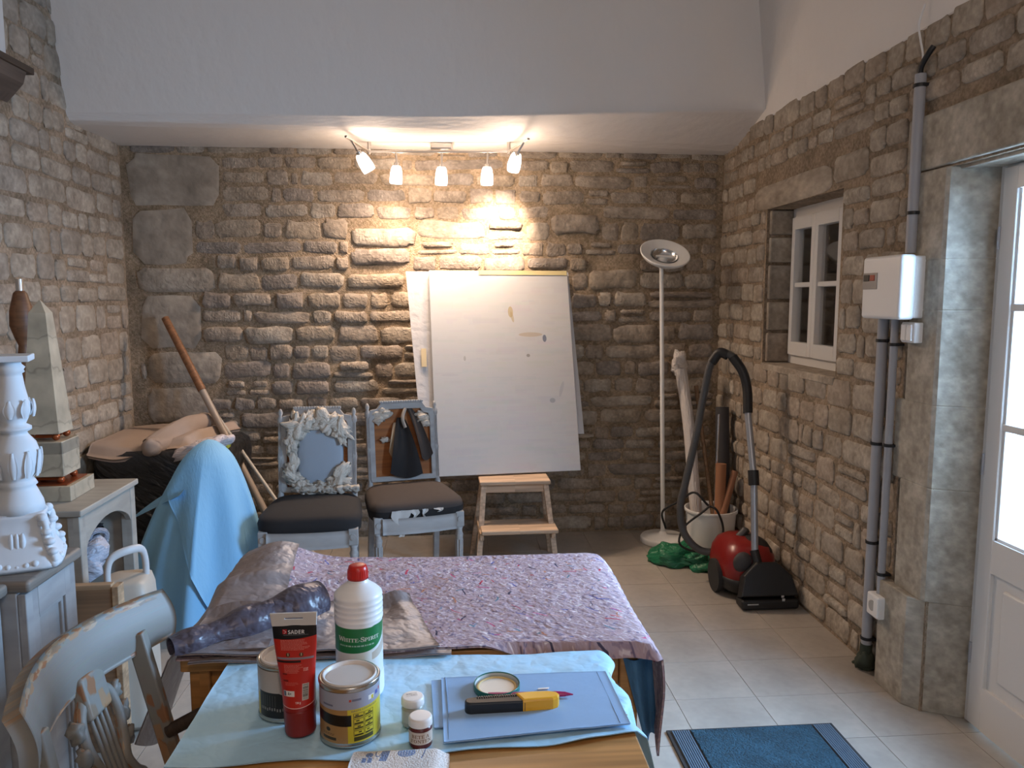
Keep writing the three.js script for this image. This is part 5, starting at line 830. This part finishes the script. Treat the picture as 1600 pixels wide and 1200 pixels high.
{ // white spirit bottle
  const t = thing('solvent_bottle', 'white plastic bottle with green label and red cap', 'bottle', [-0.186, TY, -1.436], 0.0);
  const r = 0.0455, body = [[0.0001, 0.002], [r - 0.006, 0.0], [r - 0.001, 0.004], [r + 0.0006, 0.012], [r + 0.0006, 0.045], [r - 0.0012, 0.048], [r - 0.0012, 0.150]];
  for (let k = 0; k < 4; k++) { const y = 0.153 + k * 0.0105; body.push([r + 0.0006, y + 0.002], [r + 0.0006, y + 0.006], [r - 0.0018, y + 0.0085]); }
  body.push([r + 0.0004, 0.198], [r - 0.001, 0.204], [r - 0.010, 0.2125], [r - 0.024, 0.2225], [0.0185, 0.227], [0.0175, 0.238], [0.0001, 0.238]);
  part('bottle_body', lathe(body, 56), mat(rgb(0.80, 0.80, 0.79), 0.3), t);
  const cap = part('cap', lathe([[0.0001, 0.257], [0.012, 0.257], [0.0165, 0.255], [0.0185, 0.249], [0.0195, 0.235], [0.0195, 0.230], [0.0001, 0.230]], 40), mat(rgb(0.52, 0.018, 0.012), 0.3), t, 'red screw cap');
  const ribs = []; for (let k = 0; k < 28; k++) { const a = k / 28 * 6.283; ribs.push(bar(V(Math.cos(a) * 0.0194, 0.231, Math.sin(a) * 0.0194), V(Math.cos(a) * 0.0186, 0.248, Math.sin(a) * 0.0186), 0.0007, 0.0007, 5)); } part('grip_ribs', ribs, cap.material, cap);
  t.add(band(r - 0.0006, 0.100, 0.099, canvasTex(1024, 420, (c, w, h) => {
    seedTo(48); c.fillStyle = '#eceeec'; c.fillRect(0, 0, w, h); c.fillStyle = '#1f7a40';
    c.beginPath(); c.moveTo(230, 0); c.lineTo(620, h * 0.02); c.quadraticCurveTo(720, h * -0.04, 800, h * -0.3); c.lineTo(790, 0); c.quadraticCurveTo(730, h * 0.40, 610, h * 0.46); c.quadraticCurveTo(560, h * 0.5, 230, h * 0.5); c.fill();
    c.fillRect(740, 0, 60, h * 0.3); c.fillRect(200, 0, 60, h * 0.5);
    c.strokeStyle = '#dfe6e2'; c.lineWidth = 9; c.beginPath(); c.moveTo(785, h * 0.02); c.quadraticCurveTo(735, h * 0.42, 610, h * 0.475); c.stroke(); c.fillStyle = '#cdbfae'; c.beginPath(); c.moveTo(620, h * 0.52); c.quadraticCurveTo(735, h * 0.44, 780, h * 0.1); c.lineTo(770, h * 0.45); c.quadraticCurveTo(720, h * 0.65, 620, h * 0.66); c.fill();
    c.fillStyle = '#e3ddd6'; c.font = 'bold 52px serif'; c.fillText('W', 372, h * 0.27); c.font = 'bold 42px serif'; c.fillText('HITE-', 422, h * 0.27); c.font = 'bold 52px serif'; c.fillText('S', 540, h * 0.27); c.font = 'bold 42px serif'; c.fillText('PIRIT', 566, h * 0.27); lines(c, 386, h * 0.335, 270, 1, 10, 'rgba(200,214,200,.8)', 12);
    c.fillStyle = '#dfe9f2'; c.fillRect(770, h * 0.36, 110, h * 0.38); c.fillStyle = '#1f7a40'; c.fillRect(780, h * 0.80, 120, h * 0.1);
  })));
}
function jar(label, pos, glass, lidText, lab, turn) {
  const t = thing('paint_jar', label, 'jar', pos, turn, 'small paint jars'), r = 0.0198;
  part('jar_body', lathe([[0.0001, 0.0], [r - 0.002, 0.0], [r, 0.003], [r, 0.032], [r - 0.002, 0.0355], [r - 0.0035, 0.037], [r - 0.0035, 0.04], [0.0001, 0.04]], 40), glass, t);
  const lid = part('lid', lathe([[0.0001, 0.0525], [r - 0.003, 0.0525], [r - 0.0008, 0.0515], [r + 0.0006, 0.049], [r + 0.0008, 0.0385], [r - 0.001, 0.038], [0.0001, 0.039]], 40), mat(rgb(0.78, 0.75, 0.72), 0.4), t, 'white screw lid');
  if (lidText) { const g = new THREE.PlaneGeometry(0.020, 0.012).rotateX(-Math.PI / 2).rotateY(0.25).translate(-0.002, 0.0528, -0.004); part('lid_print', g, mat(rgb(0.9, 0.9, 0.9), 0.5, { map: canvasTex(128, 80, (c) => { c.fillStyle = '#ded8d2'; c.fillRect(0, 0, 128, 80); seedTo(4); lines(c, 6, 10, 70, 3, 10, '#7a6e66', 6); lines(c, 50, 46, 60, 2, 12, '#a89c94', 7); }) }), lid); }
  if (lab) t.add(band(r + 0.0004, 0.0215, 0.0205, lab));
}
jar('paint jar of pale grey paint with print on its lid', [-0.0785, TY, -1.318], mat(rgb(0.40, 0.40, 0.36), 0.3), true, canvasTex(256, 96, (c) => { c.fillStyle = '#c9cbc4'; c.fillRect(0, 0, 256, 96); }), 0);
jar('paint jar of dark red paint with a beige lettered label', [-0.062, TY, -1.252], mat(rgb(0.10, 0.018, 0.016), 0.25), false, canvasTex(512, 96, (c) => { c.fillStyle = '#d3c3b2'; c.fillRect(0, 0, 512, 96); c.fillStyle = '#7a5236'; c.font = 'bold 36px serif'; c.fillText('BETE A', 185, 46); c.fillText('FONTEN', 178, 82); }), 0.1);
{ // folded wipe with the tools lying on it
  const wipe = mat(rgb(0.30, 0.46, 0.68), 0.9, { bumpMap: T.cloth, bumpScale: 0.0012 }), Y = TY + 0.002;
  const t = thing('folded_cloth', 'folded pale blue woven wipe under the cutter and lid', 'cloth');
  const layer = (p, y, th, sd) => sheet(40, 28, (u, v) => { const [a, b, c, d] = p, x = lerp(lerp(a[0], b[0], u), lerp(d[0], c[0], u), v), z = lerp(lerp(a[1], b[1], u), lerp(d[1], c[1], u), v); return [x, y + 0.0018 * (fbm(u * 5 + sd, v * 4 + sd, sd, 3) - 0.5) + 0.0015 * Math.sin(u * Math.PI) , z]; }, th, 0.33, 0.24);
  part('lower_fold', layer([[-0.050, -1.468], [0.27, -1.474], [0.275, -1.300], [-0.040, -1.296]], Y + 0.001, 0.002, 3), wipe, t); part('upper_fold', layer([[-0.030, -1.470], [0.303, -1.472], [0.310, -1.278], [-0.022, -1.243]], Y + 0.0045, 0.003, 7), wipe, t);
  part('hem', tube([V(-0.022, Y + 0.004, -1.47), V(-0.016, Y + 0.0045, -1.36), V(-0.014, Y + 0.004, -1.25)], 0.0016, 20, 6), wipe, t); part('hem', tube([V(0.285, Y + 0.004, -1.47), V(0.292, Y + 0.004, -1.28)], 0.0014, 20, 6), wipe, t);
  const top = Y + 0.0065;
  const lid = thing('jar_lid', 'upturned lid with green rim and creamy dried paint inside', 'lid', [0.078, top, -1.412]);
  part('rim', lathe([[0.0001, 0.0], [0.043, 0.0], [0.0447, 0.002], [0.045, 0.012], [0.0442, 0.0135], [0.0432, 0.0125], [0.0425, 0.004], [0.0001, 0.003]], 56), mat(rgb(0.01, 0.14, 0.11), 0.3), lid); part('inner_face', lathe([[0.0001, 0.0042], [0.0415, 0.0042], [0.0425, 0.012]], 48), mat(rgb(0.42, 0.46, 0.45), 0.4), lid);
  part('dried_paint', (() => { const g = new THREE.CircleGeometry(1, 48).rotateX(-Math.PI / 2), p = g.attributes.position; for (let i = 1; i < p.count; i++) { const a = Math.atan2(p.getZ(i), p.getX(i)), k = 0.0345 + 0.003 * vnoise(Math.cos(a) * 4 + 9, Math.sin(a) * 4 + 9, 6); p.setX(i, Math.cos(a) * k); p.setZ(i, Math.sin(a) * k); } return g.translate(0, 0.0052, 0.001); })(), mat(rgb(0.74, 0.66, 0.55), 0.5), lid, 'creamy paint'); part('paint_edge', new THREE.TorusGeometry(0.0365, 0.0026, 8, 48).rotateX(Math.PI / 2).translate(0, 0.0052, 0.001), mat(rgb(0.62, 0.42, 0.16), 0.5), lid, 'ochre edge of the dried paint');
  const k = thing('cutter', 'black and yellow snap-off cutter lying on the folded cloth', 'cutter', [0.017, top + 0.0005, -1.338], 0.05);
  const yel = mat(rgb(0.80, 0.40, 0.015), 0.4);
  const prof = (x0, x1, w0, w1, r) => { const s = []; for (let i = 0; i <= 10; i++) { const a = Math.PI / 2 + i / 10 * Math.PI; s.push([x0 + r + Math.cos(a) * r * 1.2, Math.sin(a) * w0]); } s.push([x1, -w1], [x1, w1]); return s; };
  part('grip', extrude(prof(0, 0.108, 0.012, 0.0155, 0.010), 0.016, 0.003).rotateX(-Math.PI / 2), M.black, k, 'black grip');
  part('front', extrude([[0.104, -0.0155], [0.160, -0.0145], [0.170, -0.009], [0.174, 0], [0.170, 0.009], [0.155, 0.015], [0.120, 0.0165], [0.092, 0.0135], [0.098, 0]], 0.0175, 0.004).rotateX(-Math.PI / 2), yel, k, 'yellow plastic front');
  const teeth = []; for (let i = 0; i < 18; i++) teeth.push(bx(0.0026, 0.003, 0.004, 0.022 + i * 0.0042, 0.0195, -0.008, 0.0005)); part('slider_teeth', teeth, mat(rgb(0.045, 0.04, 0.04), 0.4), k);
  const pn = thing('pen', 'magenta pink pen lying behind the cutter', 'pen', [0.0, 0, 0]), y = top + 0.0058; const pk = mat(rgb(0.36, 0.012, 0.11), 0.3);
  part('barrel', [bar(V(0.060, y, -1.380), V(0.185, y, -1.374), 0.0052, 0.0052, 16)], mat(rgb(0.42, 0.10, 0.17), 0.25), pn); part('pen_tip', [bar(V(0.185, y, -1.374), V(0.207, y, -1.373), 0.0058, 0.0042, 16), bar(V(0.207, y, -1.373), V(0.221, y - 0.001, -1.372), 0.0038, 0.0012, 14)], pk, pn);
  single('blade_chip', extrude([[-0.012, -0.002], [0.009, -0.0025], [0.012, 0.0025], [-0.009, 0.002]], 0.0012).rotateX(-Math.PI / 2), mat(rgb(0.78, 0.76, 0.72), 0.35), 'small white sliver lying on the folded cloth', 'sliver', [0.168, top + 0.0008, -1.405], 0.05);
  const tt = thing('paper_towel', 'white paper towel with blue printed motifs at the table edge', 'paper towel');
  const tex = canvasTex(512, 512, (c, w, h) => {
    c.fillStyle = '#f1ebe6'; c.fillRect(0, 0, w, h); c.strokeStyle = '#7d93bd'; c.fillStyle = 'rgba(110,136,184,.75)'; c.lineWidth = 6; const Y0 = h;
    c.beginPath(); c.moveTo(390, 0); c.quadraticCurveTo(384, 60, 366, 120); c.stroke();
    c.beginPath(); c.ellipse(285, 68, 44, 34, 0, 0, 7); c.stroke(); c.fillStyle = 'rgba(140,160,198,.6)'; c.fill(); c.beginPath(); c.arc(318, 42, 9, 0, 7); c.fill(); for (let k = -2; k <= 2; k++) { c.beginPath(); c.moveTo(285 + k * 16, 44); c.lineTo(285 + k * 13, 94); c.stroke(); }
    c.fillStyle = 'rgba(104,130,180,.8)'; c.save(); c.translate(160, 30); c.rotate(0.12); c.fillRect(0, 0, 38, 96); c.restore(); c.beginPath(); c.ellipse(140, 54, 16, 34, 0.1, 0, 7); c.stroke(); c.beginPath(); c.arc(92, 74, 19, 0, 7); c.fill(); c.fillRect(60, 96, 22, 40); c.fillRect(90, 94, 22, 44);
    c.beginPath(); c.ellipse(250, 260, 60, 46, 0, 0, 7); c.stroke(); c.fillRect(90, 260, 60, 90); void Y0;
  });
  tex.flipY = true;
  const g = sheet(30, 30, (u, v) => { const ex = 0.004 * Math.sin(v * 9); return [lerp(-0.168, -0.014, u) + ex * (u - 0.5) - 0.02 * v * (1 - u), 0.7605 + 0.010 * (1 - smooth(0.85, 1, u)) + 0.003 * (fbm(u * 5 + 4, v * 5 + 4, 33, 3) - 0.5) - 0.009 * (1 - smooth(0, 0.10, v)), lerp(-1.232, -1.06, v)]; }, 0.004, 1, 1), uv = g.attributes.uv; for (let i = 0; i < uv.count; i++) uv.setY(i, 1 - uv.getY(i));
  part('towel', g, mat(rgb(0.85, 0.85, 0.85), 0.9, { map: tex, bumpMap: T.feltBump, bumpScale: 0.002 }), tt);
}
renderer.render(scene, camera);
